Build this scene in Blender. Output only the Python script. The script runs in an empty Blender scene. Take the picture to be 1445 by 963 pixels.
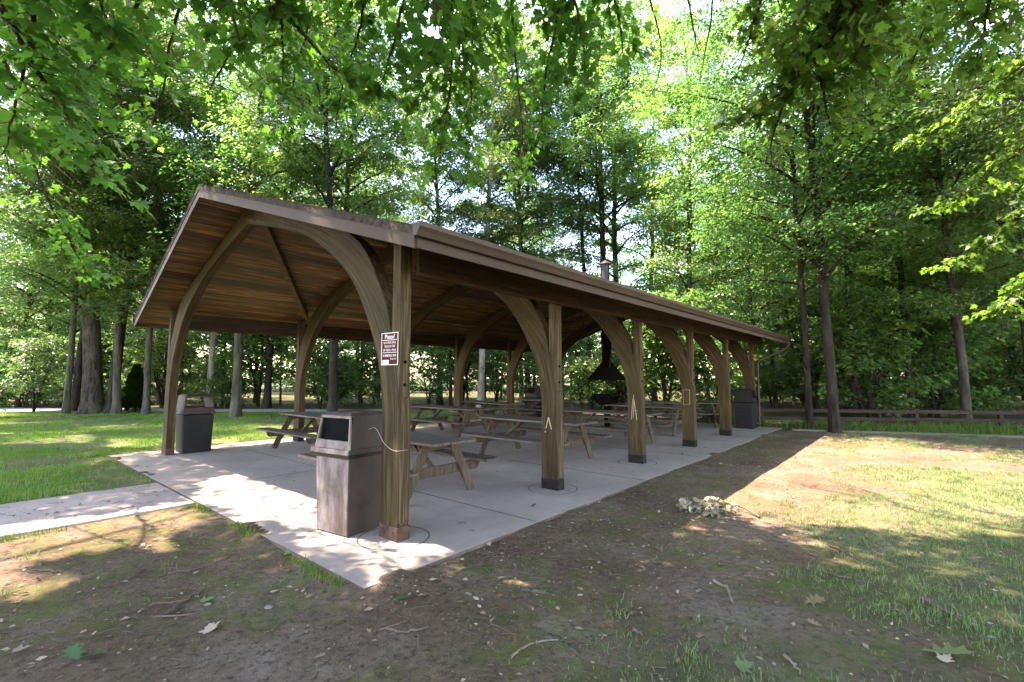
import bpy, bmesh, math, random
import numpy as np
from mathutils import Vector, Matrix

rng = np.random.default_rng(7)
random.seed(7)
sc = bpy.context.scene
COL = sc.collection
R = math.radians
PI = math.pi

# ------------------------------------------------------------------ camera
F_PX, PITCH, AL = 666.3, 0.0759, 0.7055
cd = bpy.data.cameras.new('camera')
cam = bpy.data.objects.new('camera', cd)
COL.objects.link(cam)
cd.sensor_width = 36.0
cd.lens = F_PX / 1445.0 * 36.0
cd.clip_start = 0.05
cd.clip_end = 1500
cam.location = (0, 0, 1.6)
cam.rotation_euler = (PI / 2 + PITCH, 0, 0)
sc.camera = cam

# shelter frame: u along its length, v across it
C0 = np.array([-1.1187, 3.7201, 0.0])
U = np.array([math.sin(AL), math.cos(AL), 0.0])
V = np.array([-math.cos(AL), math.sin(AL), 0.0])
ROT = PI / 2 - AL
SW, SL = 9.37, 14.91          # slab width, length

def loc(u, v, z=0.0):
    return C0 + U * u + V * v + np.array([0, 0, z])

def to_uv(x, y):
    dx, dy = x - C0[0], y - C0[1]
    return dx * U[0] + dy * U[1], dx * V[0] + dy * V[1]

def sky_point(px, py, depth):
    """a point in the air at a chosen distance in front of the camera"""
    a = (px - 722.5) / F_PX
    b = -(py - 481.5) / F_PX
    c, s = math.cos(PITCH), math.sin(PITCH)
    r = np.array([a, c - b * s, s + b * c])
    return np.array([0, 0, 1.6]) + r * (depth / r[1])

# ------------------------------------------------------------------ light
SUN = np.array([-0.40, 0.045, 1.0])
sd = Vector(SUN).normalized()
elev = math.asin(sd.z)
ld = bpy.data.lights.new('sun', 'SUN')
ld.energy = 2.3
ld.angle = R(0.53)
ld.color = (1.0, 0.985, 0.965)
so = bpy.data.objects.new('sun', ld)
COL.objects.link(so)
so.rotation_euler = sd.to_track_quat('Z', 'Y').to_euler()
so.location = (-12, 2, 30)

w = bpy.data.worlds.new('World')
sc.world = w
w.use_nodes = True
nt = w.node_tree
for n in list(nt.nodes):
    nt.nodes.remove(n)
out = nt.nodes.new('ShaderNodeOutputWorld')
bg = nt.nodes.new('ShaderNodeBackground')
sky = nt.nodes.new('ShaderNodeTexSky')
sky.sky_type = 'NISHITA'
sky.sun_disc = False
sky.sun_elevation = elev
sky.sun_rotation = math.atan2(sd.x, sd.y)
sky.air_density = 1.0
sky.dust_density = 0.6
sky.ozone_density = 1.6
tc = nt.nodes.new('ShaderNodeTexCoord')
mp = nt.nodes.new('ShaderNodeMapping')
mp.inputs['Scale'].default_value = (1.6, 1.6, 3.4)
mp.inputs['Location'].default_value = (0.35, 0.2, 0.1)
nz = nt.nodes.new('ShaderNodeTexNoise')
nz.inputs['Scale'].default_value = 2.1
nz.inputs['Detail'].default_value = 8
nz.inputs['Roughness'].default_value = 0.55
cr = nt.nodes.new('ShaderNodeValToRGB')
cr.color_ramp.elements[0].position = 0.52
cr.color_ramp.elements[1].position = 0.68
mx = nt.nodes.new('ShaderNodeMix')
mx.data_type = 'RGBA'
mx.inputs[7].default_value = (1.8, 1.85, 1.95, 1)      # sunlit cumulus
nt.links.new(tc.outputs['Generated'], mp.inputs['Vector'])
nt.links.new(mp.outputs['Vector'], nz.inputs['Vector'])
nt.links.new(nz.outputs['Fac'], cr.inputs['Fac'])
nt.links.new(cr.outputs['Color'], mx.inputs[0])
hsn = nt.nodes.new('ShaderNodeHueSaturation')
hsn.inputs['Saturation'].default_value = 1.15
nt.links.new(sky.outputs['Color'], hsn.inputs['Color'])
nt.links.new(hsn.outputs['Color'], mx.inputs[6])
nt.links.new(mx.outputs[2], bg.inputs['Color'])
bg.inputs['Strength'].default_value = 0.135
nt.links.new(bg.outputs['Background'], out.inputs['Surface'])

vs = sc.view_settings
vs.view_transform = 'Standard'
vs.look = 'None'
vs.gamma = 1.0
vs.use_curve_mapping = False
vs.exposure = 4.0
vs.use_white_balance = True
vs.white_balance_temperature = 8400
vs.white_balance_tint = 26

cy = sc.cycles
cy.max_bounces = 12
cy.diffuse_bounces = 8
cy.glossy_bounces = 2
cy.transmission_bounces = 8
cy.transparent_max_bounces = 4
cy.caustics_reflective = False
cy.caustics_refractive = False
cy.sample_clamp_indirect = 6.0

# ------------------------------------------------------------------ materials
class N:
    """small node-tree helper"""
    def __init__(s, name):
        s.m = bpy.data.materials.new(name)
        s.m.use_nodes = True
        s.t = s.m.node_tree
        for n in list(s.t.nodes):
            s.t.nodes.remove(n)
        s.out = s.n('ShaderNodeOutputMaterial')
    def n(s, typ, **kw):
        n = s.t.nodes.new(typ)
        for k, v in kw.items():
            setattr(n, k, v)
        return n
    def l(s, a, b):
        s.t.links.new(a, b)
    def setin(s, n, key, val):
        i = n.inputs[key]
        if hasattr(val, 'is_linked') or isinstance(val, bpy.types.NodeSocket):
            s.l(val, i)
        else:
            if isinstance(val, tuple) and len(val) == 3 and i.type == 'RGBA':
                val = (*val, 1)
            i.default_value = val
    def coord(s, scale=(1, 1, 1), kind='Object', locn=(0, 0, 0)):
        t = s.n('ShaderNodeTexCoord')
        m = s.n('ShaderNodeMapping')
        m.inputs['Scale'].default_value = scale
        m.inputs['Location'].default_value = locn
        s.l(t.outputs[kind], m.inputs['Vector'])
        return m.outputs['Vector']
    def noise(s, vec, scale, detail=5, rough=0.55, dist=0.0):
        n = s.n('ShaderNodeTexNoise')
        s.l(vec, n.inputs['Vector'])
        n.inputs['Scale'].default_value = scale
        n.inputs['Detail'].default_value = detail
        n.inputs['Roughness'].default_value = rough
        n.inputs['Distortion'].default_value = dist
        return n.outputs['Fac']
    def ramp(s, fac, stops):
        r = s.n('ShaderNodeValToRGB')
        e = r.color_ramp.elements
        while len(e) < len(stops):
            e.new(0.5)
        for k, (p, c) in enumerate(stops):
            e[k].position = p
            e[k].color = (*c, 1) if len(c) == 3 else c
        s.l(fac, r.inputs['Fac'])
        return r.outputs['Color']
    def mix(s, fac, a, b, blend='MIX'):
        m = s.n('ShaderNodeMix', data_type='RGBA', blend_type=blend)
        s.setin(m, 0, fac)
        s.setin(m, 6, a)
        s.setin(m, 7, b)
        return m.outputs[2]
    def math(s, op, a, b=0.5):
        m = s.n('ShaderNodeMath', operation=op)
        s.setin(m, 0, a)
        s.setin(m, 1, b)
        return m.outputs[0]
    def attr(s, name):
        return s.n('ShaderNodeAttribute', attribute_name=name)
    def bump(s, h, strength=0.3, dist=0.01):
        b = s.n('ShaderNodeBump')
        b.inputs['Strength'].default_value = strength
        b.inputs['Distance'].default_value = dist
        s.l(h, b.inputs['Height'])
        return b.outputs['Normal']
    def finish(s, col, rough=0.8, normal=None, metal=0.0, spec=0.3):
        p = s.n('ShaderNodeBsdfPrincipled')
        s.setin(p, 'Base Color', col)
        s.setin(p, 'Roughness', rough)
        s.setin(p, 'Metallic', metal)
        s.setin(p, 'Specular IOR Level', spec)
        if normal is not None:
            s.l(normal, p.inputs['Normal'])
        s.l(p.outputs[0], s.out.inputs['Surface'])
        return s.m

def wood(name, dark, mid, light, axis, fine=38, rough=0.8, tintamt=0.5, spec=0.2, blotch=None, bent=False):
    s = N(name)
    sc3 = [1, 1, 1]
    sc3[axis] = 0.055
    v = s.attr('grain').outputs['Vector'] if bent else s.coord(tuple(sc3))
    # offset the grain from board to board
    t = s.attr('tint')
    add = s.n('ShaderNodeVectorMath', operation='ADD')
    mul = s.n('ShaderNodeVectorMath', operation='SCALE')
    mul.inputs[0].default_value = (7.3, 5.1, 9.7)
    s.l(t.outputs['Fac'], mul.inputs['Scale'])
    s.l(v, add.inputs[0])
    s.l(mul.outputs[0], add.inputs[1])
    v2 = add.outputs[0]
    g = s.noise(v2, fine, 6, 0.62, 0.6)
    g2 = s.noise(v2, fine * 0.28, 4, 0.6, 1.2)
    col = s.ramp(g, [(0.28, dark), (0.5, mid), (0.74, light)])
    col = s.mix(s.ramp(g2, [(0.35, (0.25,) * 3), (0.6, (0, 0, 0))]), col, dark)
    big = s.noise(s.coord((1, 1, 1)), 1.7, 4, 0.6)
    if blotch is not None:
        col = s.mix(s.ramp(big, [(0.42, (0, 0, 0)), (0.68, (0.65,) * 3)]), col, blotch)
    br = s.math('MULTIPLY_ADD', t.outputs['Fac'], tintamt)
    br.node.inputs[2].default_value = 1.0 - tintamt * 0.5
    comb = s.n('ShaderNodeCombineColor')
    for k in range(3):
        s.l(br, comb.inputs[k])
    col = s.mix(1.0, col, comb.outputs[0], 'MULTIPLY')
    return s.finish(col, rough, s.bump(g, 0.5, 0.006), spec=spec)

def plain(name, c, rough=0.6, metal=0.0, var=0.25, scale=6, spec=0.4, bump=0.1):
    s = N(name)
    v = s.coord()
    a = s.noise(v, scale, 6, 0.6)
    b = s.noise(v, scale * 9, 4, 0.6)
    lo = tuple(x * (1 - var) for x in c)
    hi = tuple(min(1, x * (1 + var)) for x in c)
    col = s.ramp(a, [(0.3, lo), (0.7, hi)])
    return s.finish(col, rough, s.bump(b, bump, 0.004), metal, spec)

def leaf_mat(name, cols, trans, tfac=0.42, rough=0.42, spec=0.35):
    s = N(name)
    t = s.attr('tint')
    oi = s.n('ShaderNodeObjectInfo')
    col = s.ramp(t.outputs['Fac'], [(0.0, cols[0]), (0.55, cols[1]), (1.0, cols[2])])
    tr = s.ramp(t.outputs['Fac'], [(0.0, trans[0]), (0.55, trans[1]), (1.0, trans[2])])
    h1 = s.n('ShaderNodeHueSaturation')
    h2 = s.n('ShaderNodeHueSaturation')
    hv = s.math('MULTIPLY_ADD', oi.outputs['Random'], 0.035)
    hv.node.inputs[2].default_value = 0.4825
    vv = s.math('MULTIPLY_ADD', oi.outputs['Random'], 0.35)
    vv.node.inputs[2].default_value = 0.82
    for h, c in ((h1, col), (h2, tr)):
        s.l(c, h.inputs['Color'])
        s.l(hv, h.inputs['Hue'])
        s.l(vv, h.inputs['Value'])
    p = s.n('ShaderNodeBsdfPrincipled')
    s.l(h1.outputs[0], p.inputs['Base Color'])
    p.inputs['Roughness'].default_value = rough
    p.inputs['Specular IOR Level'].default_value = spec
    tl = s.n('ShaderNodeBsdfTranslucent')
    s.l(h2.outputs[0], tl.inputs['Color'])
    m = s.n('ShaderNodeMixShader')
    m.inputs[0].default_value = tfac
    s.l(p.outputs[0], m.inputs[1])
    s.l(tl.outputs[0], m.inputs[2])
    s.l(m.outputs[0], s.out.inputs['Surface'])
    return s.m

def bark_mat(name, dark, light, vs_=9.0, moss=None):
    s = N(name)
    v = s.coord((1, 1, 0.16))
    g = s.noise(v, vs_, 7, 0.65, 0.8)
    b = s.noise(s.coord((1, 1, 1)), 1.3, 4, 0.6)
    col = s.ramp(g, [(0.36, dark), (0.62, light)])
    lich = tuple(min(1, x * 1.5) for x in light)
    col = s.mix(s.ramp(b, [(0.5, (0, 0, 0)), (0.66, (0.55,) * 3)]), col, moss or lich)
    return s.finish(col, 0.92, s.bump(g, 0.9, 0.03), spec=0.1)

M = {}
M['post'] = wood('weathered_post', (0.018, 0.012, 0.006), (0.064, 0.044, 0.022), (0.165, 0.124, 0.074), 2, 30, 0.8, 0.3, 0.12, blotch=(0.056, 0.045, 0.020))
M['arch'] = wood('laminated_arch', (0.014, 0.0095, 0.0045), (0.052, 0.035, 0.016), (0.125, 0.090, 0.046), 2, 26, 0.8, 0.3, 0.12, blotch=(0.046, 0.036, 0.015), bent=True)
M['deck'] = wood('ceiling_boards', (0.015, 0.0075, 0.003), (0.086, 0.042, 0.014), (0.33, 0.165, 0.055), 0, 20, 0.6, 1.3, 0.3)
M['beam'] = wood('dark_beam', (0.018, 0.012, 0.006), (0.048, 0.031, 0.017), (0.09, 0.06, 0.032), 0, 26, 0.75, 0.2)
M['brace'] = wood('brace_wood', (0.035, 0.021, 0.009), (0.11, 0.068, 0.029), (0.20, 0.13, 0.06), 0, 18, 0.75, 0.2)
M['table'] = wood('grey_table_boards', (0.030, 0.022, 0.016), (0.092, 0.070, 0.052), (0.19, 0.152, 0.118), 0, 40, 0.72, 0.35, 0.35, blotch=(0.075, 0.057, 0.042))
M['tableleg'] = wood('table_leg_wood', (0.026, 0.018, 0.011), (0.075, 0.053, 0.034), (0.15, 0.114, 0.076), 2, 34, 0.78, 0.3)
M['fence'] = wood('fence_boards', (0.016, 0.0105, 0.008), (0.042, 0.028, 0.022), (0.09, 0.064, 0.052), 0, 24, 0.85, 0.3)
M['fascia'] = plain('brown_painted_trim', (0.056, 0.037, 0.024), 0.6, 0.0, 0.14, 2.2, 0.2, 0.04)
M['gutter'] = plain('dark_brown_gutter', (0.046, 0.030, 0.018), 0.5, 0.0, 0.2, 2.0, 0.3, 0.04)
M['shingle'] = plain('asphalt_shingles', (0.050, 0.040, 0.034), 0.95, 0, 0.5, 20, 0.1, 0.8)
M['shoe'] = plain('rusty_shoe', (0.060, 0.033, 0.021), 0.85, 0.0, 0.55, 14, 0.3, 0.3)
M['shoe_dark'] = plain('dark_shoe', (0.016, 0.013, 0.012), 0.8, 0.0, 0.4, 14, 0.15, 0.3)
M['bolt'] = plain('galvanised_bolt', (0.42, 0.42, 0.42), 0.45, 0.7, 0.2, 20)
M['steel'] = plain('sooty_steel', (0.0035, 0.0033, 0.0032), 0.85, 0.0, 0.4, 9, 0.06, 0.2)
M['flue'] = plain('galvanised_flue', (0.045, 0.043, 0.05), 0.45, 0.5, 0.45, 7, 0.5, 0.1)
M['rod'] = plain('black_rod', (0.02, 0.02, 0.02), 0.5, 0.4)
M['carve'] = plain('fresh_cut_wood', (0.36, 0.30, 0.18), 0.85, 0, 0.15, 30)
M['sign'] = plain('maroon_enamel', (0.075, 0.016, 0.013), 0.7, 0, 0.12, 9, 0.08)
M['white'] = plain('white_paint', (0.66, 0.63, 0.58), 0.6, 0, 0.06, 20)
M['sticker'] = plain('paper_sticker', (0.74, 0.75, 0.72), 0.6, 0, 0.05, 30)
M['ink'] = plain('grey_ink', (0.45, 0.45, 0.45), 0.6)
M['can_black'] = plain('black_plastic', (0.010, 0.0095, 0.010), 0.65, 0, 0.4, 5, 0.2, 0.15)
M['can_lid'] = plain('brown_plastic_lid', (0.034, 0.023, 0.020), 0.6, 0, 0.3, 7, 0.25, 0.2)
M['bag'] = plain('bin_liner', (0.010, 0.010, 0.012), 0.25, 0, 0.3, 12, 0.6, 0.6)
M['wire'] = plain('pale_wire', (0.26, 0.23, 0.205), 0.4, 0.3, 0.1)
M['stick'] = plain('dead_stick', (0.115, 0.082, 0.062), 0.9, 0, 0.4, 18, 0.1, 0.5)
M['stick_pale'] = plain('bleached_stick', (0.19, 0.145, 0.105), 0.9, 0, 0.3, 18, 0.1, 0.5)
M['stone'] = plain('stone', (0.17, 0.15, 0.135), 0.9, 0, 0.3, 12, 0.1, 0.5)
M['joint'] = plain('dirty_joint', (0.055, 0.048, 0.042), 0.95)
M['bark'] = bark_mat('grey_bark', (0.020, 0.017, 0.014), (0.082, 0.070, 0.055))
M['bark_dark'] = bark_mat('dark_bark', (0.011, 0.0095, 0.008), (0.040, 0.034, 0.027))
M['bark_pale'] = bark_mat('pale_bark', (0.12, 0.105, 0.09), (0.30, 0.275, 0.24), 5.0)
M['bark_moss'] = bark_mat('mossy_grey_bark', (0.028, 0.026, 0.019), (0.100, 0.092, 0.066), 8.0, (0.060, 0.078, 0.036))
M['twig'] = bark_mat('twig_bark', (0.018, 0.013, 0.010), (0.06, 0.045, 0.035), 30.0)

G1 = ((0.024, 0.066, 0.022), (0.050, 0.115, 0.036), (0.100, 0.165, 0.056))
T1 = ((0.07, 0.19, 0.025), (0.155, 0.34, 0.050), (0.31, 0.48, 0.10))
M['leaf'] = leaf_mat('forest_leaf', G1, T1, 0.42, 0.36, 0.55)
M['leaf_bright'] = leaf_mat('understorey_leaf', ((0.036, 0.088, 0.030), (0.070, 0.145, 0.050), (0.120, 0.185, 0.075)),  # leaf green lightened: sunlight on the wood is put into the colour
                            ((0.10, 0.25, 0.035), (0.20, 0.42, 0.07), (0.38, 0.56, 0.13)), 0.5, 0.36, 0.55)
M['leaf_over'] = leaf_mat('maple_leaf', ((0.022, 0.075, 0.016), (0.042, 0.118, 0.022), (0.080, 0.160, 0.032)),
                          ((0.075, 0.20, 0.020), (0.14, 0.32, 0.032), (0.26, 0.45, 0.06)), 0.55, 0.45, 0.3)
M['leaf_blue'] = leaf_mat('shade_leaf', ((0.030, 0.075, 0.032), (0.055, 0.120, 0.050), (0.090, 0.160, 0.064)),  # bluish sky sheen put into the leaf colour
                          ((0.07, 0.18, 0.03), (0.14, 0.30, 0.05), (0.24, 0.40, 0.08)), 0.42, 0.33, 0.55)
M['leaf_conifer'] = leaf_mat('conifer_needles', ((0.006, 0.018, 0.006), (0.012, 0.032, 0.010), (0.02, 0.045, 0.014)),
                             ((0.01, 0.03, 0.005), (0.02, 0.05, 0.01), (0.03, 0.07, 0.01)), 0.15, 0.6, 0.1)
M['grass'] = leaf_mat('grass_blade', ((0.045, 0.100, 0.016), (0.075, 0.165, 0.024), (0.150, 0.235, 0.050)),
                      ((0.08, 0.18, 0.01), (0.14, 0.30, 0.02), (0.24, 0.36, 0.06)), 0.35, 0.5, 0.25)
M['grass_dry'] = leaf_mat('thin_grass_blade', ((0.055, 0.105, 0.028), (0.105, 0.175, 0.060), (0.24, 0.26, 0.13)),
                          ((0.08, 0.16, 0.03), (0.15, 0.25, 0.06), (0.28, 0.32, 0.14)), 0.3, 0.5, 0.25)
M['dead_leaf'] = leaf_mat('dead_leaf', ((0.09, 0.050, 0.026), (0.19, 0.125, 0.075), (0.40, 0.32, 0.235)),
                          ((0.12, 0.06, 0.02), (0.25, 0.16, 0.08), (0.4, 0.33, 0.22)), 0.15, 0.7, 0.2)
M['pale_leaf'] = leaf_mat('wilted_leaf', ((0.15, 0.15, 0.075), (0.34, 0.32, 0.20), (0.52, 0.47, 0.35)),
                          ((0.14, 0.17, 0.05), (0.28, 0.30, 0.14), (0.4, 0.4, 0.25)), 0.2, 0.6, 0.3)
M['fresh_leaf'] = leaf_mat('fallen_green_leaf', ((0.028, 0.070, 0.026), (0.060, 0.125, 0.042), (0.17, 0.24, 0.10)),
                           ((0.05, 0.16, 0.03), (0.1, 0.25, 0.04), (0.2, 0.35, 0.08)), 0.2, 0.45, 0.4)

def concrete_mat(name, base, edge=False):
    s = N(name)
    v = s.coord()
    a = s.noise(v, 0.55, 6, 0.6)
    b = s.noise(v, 5.5, 6, 0.65)
    c = s.noise(v, 90, 3, 0.6)
    lo = tuple(x * 0.74 for x in base)
    hi = tuple(min(1, x * 1.13) for x in base)
    col = s.ramp(a, [(0.32, lo), (0.62, hi)])
    col = s.mix(s.ramp(b, [(0.50, (0, 0, 0)), (0.75, (0.38,) * 3)]), col, tuple(x * 0.6 for x in base))
    col = s.mix(s.ramp(c, [(0.62, (0, 0, 0)), (0.78, (0.35,) * 3)]), col, tuple(x * 0.5 for x in base))
    sep = s.n('ShaderNodeSeparateXYZ')
    s.l(v, sep.inputs[0])
    dz = s.math('MULTIPLY_ADD', sep.outputs['Z'], -220.0)
    dz.node.inputs[2].default_value = -0.05
    dz.node.use_clamp = True
    if edge:
        col = s.mix(dz, col, (0.085, 0.062, 0.047))
    crk = s.noise(v, 1.6, 8, 0.7, 1.5)
    col = s.mix(s.ramp(crk, [(0.52, (0, 0, 0)), (0.70, (0.5,) * 3)]), col, tuple(x * 0.68 for x in base))
    return s.finish(col, 0.82, s.bump(c, 0.25, 0.003), spec=0.25)
M['concrete'] = concrete_mat('worn_concrete', (0.325, 0.268, 0.220), True)
M['path'] = concrete_mat('path_concrete', (0.33, 0.268, 0.232))
M['kerb'] = concrete_mat('weathered_kerb', (0.135, 0.112, 0.092))
M['road'] = concrete_mat('pale_asphalt', (0.34, 0.32, 0.31))

M['can_brown'] = plain('brown_plastic', (0.040, 0.029, 0.022), 0.6, 0, 0.35, 4, 0.25, 0.15)
def faded_lit_can():
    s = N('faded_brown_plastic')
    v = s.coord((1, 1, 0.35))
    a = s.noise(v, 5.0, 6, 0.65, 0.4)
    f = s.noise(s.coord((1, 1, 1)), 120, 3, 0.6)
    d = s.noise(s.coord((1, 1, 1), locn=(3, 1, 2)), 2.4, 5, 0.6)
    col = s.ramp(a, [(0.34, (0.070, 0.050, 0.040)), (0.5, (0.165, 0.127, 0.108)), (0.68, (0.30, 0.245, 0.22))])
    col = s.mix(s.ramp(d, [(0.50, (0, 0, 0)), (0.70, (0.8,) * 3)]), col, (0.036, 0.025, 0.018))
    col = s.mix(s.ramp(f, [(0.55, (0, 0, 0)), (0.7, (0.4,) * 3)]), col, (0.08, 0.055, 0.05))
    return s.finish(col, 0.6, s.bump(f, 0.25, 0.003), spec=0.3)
M['can_faded'] = faded_lit_can()  # faded brown, lightened further: sunlight on the front is put into the colour

# ------------------------------------------------------------------ mesh helpers
def link(o, parent=None):
    COL.objects.link(o)
    if parent is not None:
        o.parent = parent
    return o

def tag(o, label=None, cat=None, group=None, kind=None):
    if label: o['label'] = label
    if cat: o['category'] = cat
    if group: o['group'] = group
    if kind: o['kind'] = kind
    return o

def thing(name, label, cat, at=(0, 0, 0), rz=0.0, group=None):
    o = bpy.data.objects.new(name, None)
    o.empty_display_size = 0.2
    COL.objects.link(o)
    o.location = [float(a) for a in at]
    o.rotation_euler = (0, 0, rz)
    return tag(o, label, cat, group)

def copy_tree(o, parent=None):
    c = o.copy()
    COL.objects.link(c)
    if parent is not None:
        c.parent = parent
    for ch in list(o.children):
        copy_tree(ch, c)
    return c

def mesh_np(name, verts, faces, tint=None, smooth=False, pattr=None):
    """verts (N,3); faces (M,k) all the same size, or a list of such arrays"""
    if not isinstance(faces, list):
        faces = [faces]
    faces = [np.asarray(f, dtype=np.int32) for f in faces if len(f)]
    me = bpy.data.meshes.new(name)
    me.vertices.add(len(verts))
    me.vertices.foreach_set('co', np.asarray(verts, dtype=np.float32).ravel())
    flat = np.concatenate([f.ravel() for f in faces])
    sizes = np.concatenate([np.full(len(f), f.shape[1], dtype=np.int32) for f in faces])
    starts = np.concatenate([[0], np.cumsum(sizes)[:-1]]).astype(np.int32)
    me.loops.add(len(flat))
    me.loops.foreach_set('vertex_index', flat)
    me.polygons.add(len(sizes))
    me.polygons.foreach_set('loop_start', starts)
    if smooth:
        me.polygons.foreach_set('use_smooth', np.ones(len(sizes), dtype=bool))
    me.update(calc_edges=True)
    if tint is not None:
        a = me.attributes.new('tint', 'FLOAT', 'FACE')
        a.data.foreach_set('value', np.asarray(tint, dtype=np.float32))
    if pattr:
        for k, v in pattr.items():
            a = me.attributes.new(k, 'FLOAT', 'POINT')
            a.data.foreach_set('value', np.asarray(v, dtype=np.float32))
    return me

class B:
    """collects solid pieces for ONE mesh; every piece gets its own tint"""
    def __init__(s):
        s.v, s.f, s.t = [], [], []
    def add(s, vs, fs, tint=None):
        o = len(s.v)
        s.v += [tuple(float(c) for c in p) for p in vs]
        t = random.random() if tint is None else tint
        for f in fs:
            s.f.append([i + o for i in f])
            s.t.append(t)
        return s
    def hexa(s, p, tint=None):      # 4 bottom + 4 top corners
        return s.add(p, [(3, 2, 1, 0), (4, 5, 6, 7), (0, 1, 5, 4), (1, 2, 6, 5), (2, 3, 7, 6), (3, 0, 4, 7)], tint)
    def box(s, x0, x1, y0, y1, z0, z1, tint=None):
        return s.hexa([(x0, y0, z0), (x1, y0, z0), (x1, y1, z0), (x0, y1, z0), (x0, y0, z1), (x1, y0, z1), (x1, y1, z1), (x0, y1, z1)], tint)
    def bar(s, a, b, wd, th, up=(0, 0, 1), tint=None):
        """board from a to b, th along up, wd across"""
        a, b = Vector(a), Vector(b)
        d = (b - a).normalized()
        u_ = Vector(up)
        sd_ = d.cross(u_).normalized() * (wd / 2)
        u_ = sd_.cross(d).normalized() * (th / 2)
        return s.hexa([a - sd_ - u_, a + sd_ - u_, a + sd_ + u_, a - sd_ + u_, b - sd_ - u_, b + sd_ - u_, b + sd_ + u_, b - sd_ + u_], tint)
    def prism(s, poly, axis, c0, c1, tint=None):
        """poly of 2d points extruded along axis: axis 0 -> (y,z), 1 -> (x,z), 2 -> (x,y)"""
        n = len(poly)
        def P(p, c):
            q = list(p)
            q.insert(axis, c)
            return q
        vs_ = [P(p, c0) for p in poly] + [P(p, c1) for p in poly]
        fs = [tuple(range(n))[::-1], tuple(range(n, 2 * n))]
        fs += [(k, (k + 1) % n, (k + 1) % n + n, k + n) for k in range(n)]
        return s.add(vs_, fs, tint)
    def strip(s, top, bot, axis, c0, c1, tint=None):
        """ribbon between two equal-length 2d polylines, extruded along axis"""
        n = len(top)
        def P(p, c):
            q = list(p)
            q.insert(axis, c)
            return q
        vs_ = [P(p, c0) for p in top] + [P(p, c0) for p in bot] + [P(p, c1) for p in top] + [P(p, c1) for p in bot]
        T, Bt, T2, B2 = 0, n, 2 * n, 3 * n
        fs = []
        for k in range(n - 1):
            fs += [(T + k, T + k + 1, Bt + k + 1, Bt + k), (T2 + k, B2 + k, B2 + k + 1, T2 + k + 1),
                   (T + k, T2 + k, T2 + k + 1, T + k + 1), (Bt + k, Bt + k + 1, B2 + k + 1, B2 + k)]
        fs += [(T, Bt, B2, T2), (T + n - 1, T2 + n - 1, B2 + n - 1, Bt + n - 1)]
        return s.add(vs_, fs, tint)
    def tube(s, pts, rad, n=10, caps=True, tint=None):
        v_, f_ = tube_np(pts, rad, n)
        fs = [tuple(f) for f in f_]
        if caps:
            m = len(pts)
            fs += [tuple(range(n))[::-1], tuple(range((m - 1) * n, m * n))]
        return s.add(v_, fs, tint)
    def lathe(s, prof, n=24, c=(0, 0), tint=None):
        m = len(prof)
        vs_ = [(c[0] + r * math.cos(2 * PI * k / n), c[1] + r * math.sin(2 * PI * k / n), z) for r, z in prof for k in range(n)]
        fs = [(j * n + k, j * n + (k + 1) % n, (j + 1) * n + (k + 1) % n, (j + 1) * n + k) for j in range(m - 1) for k in range(n)]
        return s.add(vs_, fs, tint)
    def build(s, name, mat, parent=None, bevel=0.0, smooth=False):
        me = bpy.data.meshes.new(name)
        me.from_pydata(s.v, [], s.f)
        bm = bmesh.new()
        bm.from_mesh(me)
        bmesh.ops.recalc_face_normals(bm, faces=bm.faces)
        bm.to_mesh(me)
        bm.free()
        a = me.attributes.new('tint', 'FLOAT', 'FACE')
        a.data.foreach_set('value', s.t)
        me.materials.append(mat)
        if smooth:
            me.polygons.foreach_set('use_smooth', [True] * len(me.polygons))
            me.set_sharp_from_angle(angle=R(40))
        o = bpy.data.objects.new(name, me)
        link(o, parent)
        if bevel:
            md = o.modifiers.new('bevel', 'BEVEL')
            md.width = bevel
            md.segments = 2
            md.limit_method = 'ANGLE'
            md.angle_limit = R(50)
        return o

def tube_np(pts, rad, n=8):
    pts = np.asarray(pts, dtype=float)
    m = len(pts)
    rad = np.broadcast_to(np.asarray(rad, dtype=float), (m,))
    tan = np.gradient(pts, axis=0)
    tan /= np.linalg.norm(tan, axis=1, keepdims=True) + 1e-9
    ref = np.array([0.13, 0.98, 0.11]) if abs(tan[0][2]) > 0.5 else np.array([0.0, 0.1, 1.0])
    a = np.cross(tan, ref)
    a /= np.linalg.norm(a, axis=1, keepdims=True) + 1e-9
    b = np.cross(tan, a)
    ang = np.arange(n) * 2 * PI / n
    v_ = pts[:, None, :] + rad[:, None, None] * (np.cos(ang)[None, :, None] * a[:, None, :] + np.sin(ang)[None, :, None] * b[:, None, :])
    k = np.arange(n)
    f_ = np.concatenate([np.stack([j * n + k, j * n + (k + 1) % n, (j + 1) * n + (k + 1) % n, (j + 1) * n + k], 1) for j in range(m - 1)])
    return v_.reshape(-1, 3), f_

class Tubes:
    def __init__(s):
        s.v, s.f, s.n = [], [], 0
    def add(s, pts, rad, n=6):
        v_, f_ = tube_np(pts, rad, n)
        s.v.append(v_)
        s.f.append(f_ + s.n)
        s.n += len(v_)
    def mesh(s, name, mat):
        me = mesh_np(name, np.concatenate(s.v), np.concatenate(s.f), smooth=True)
        me.materials.append(mat)
        return me

def struct(name, me_or_b, mat=None):
    if isinstance(me_or_b, B):
        o = me_or_b.build(name, mat)
    else:
        o = bpy.data.objects.new(name, me_or_b)
        if mat: me_or_b.materials.append(mat)
        link(o)
    o['kind'] = 'structure'
    return o

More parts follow.
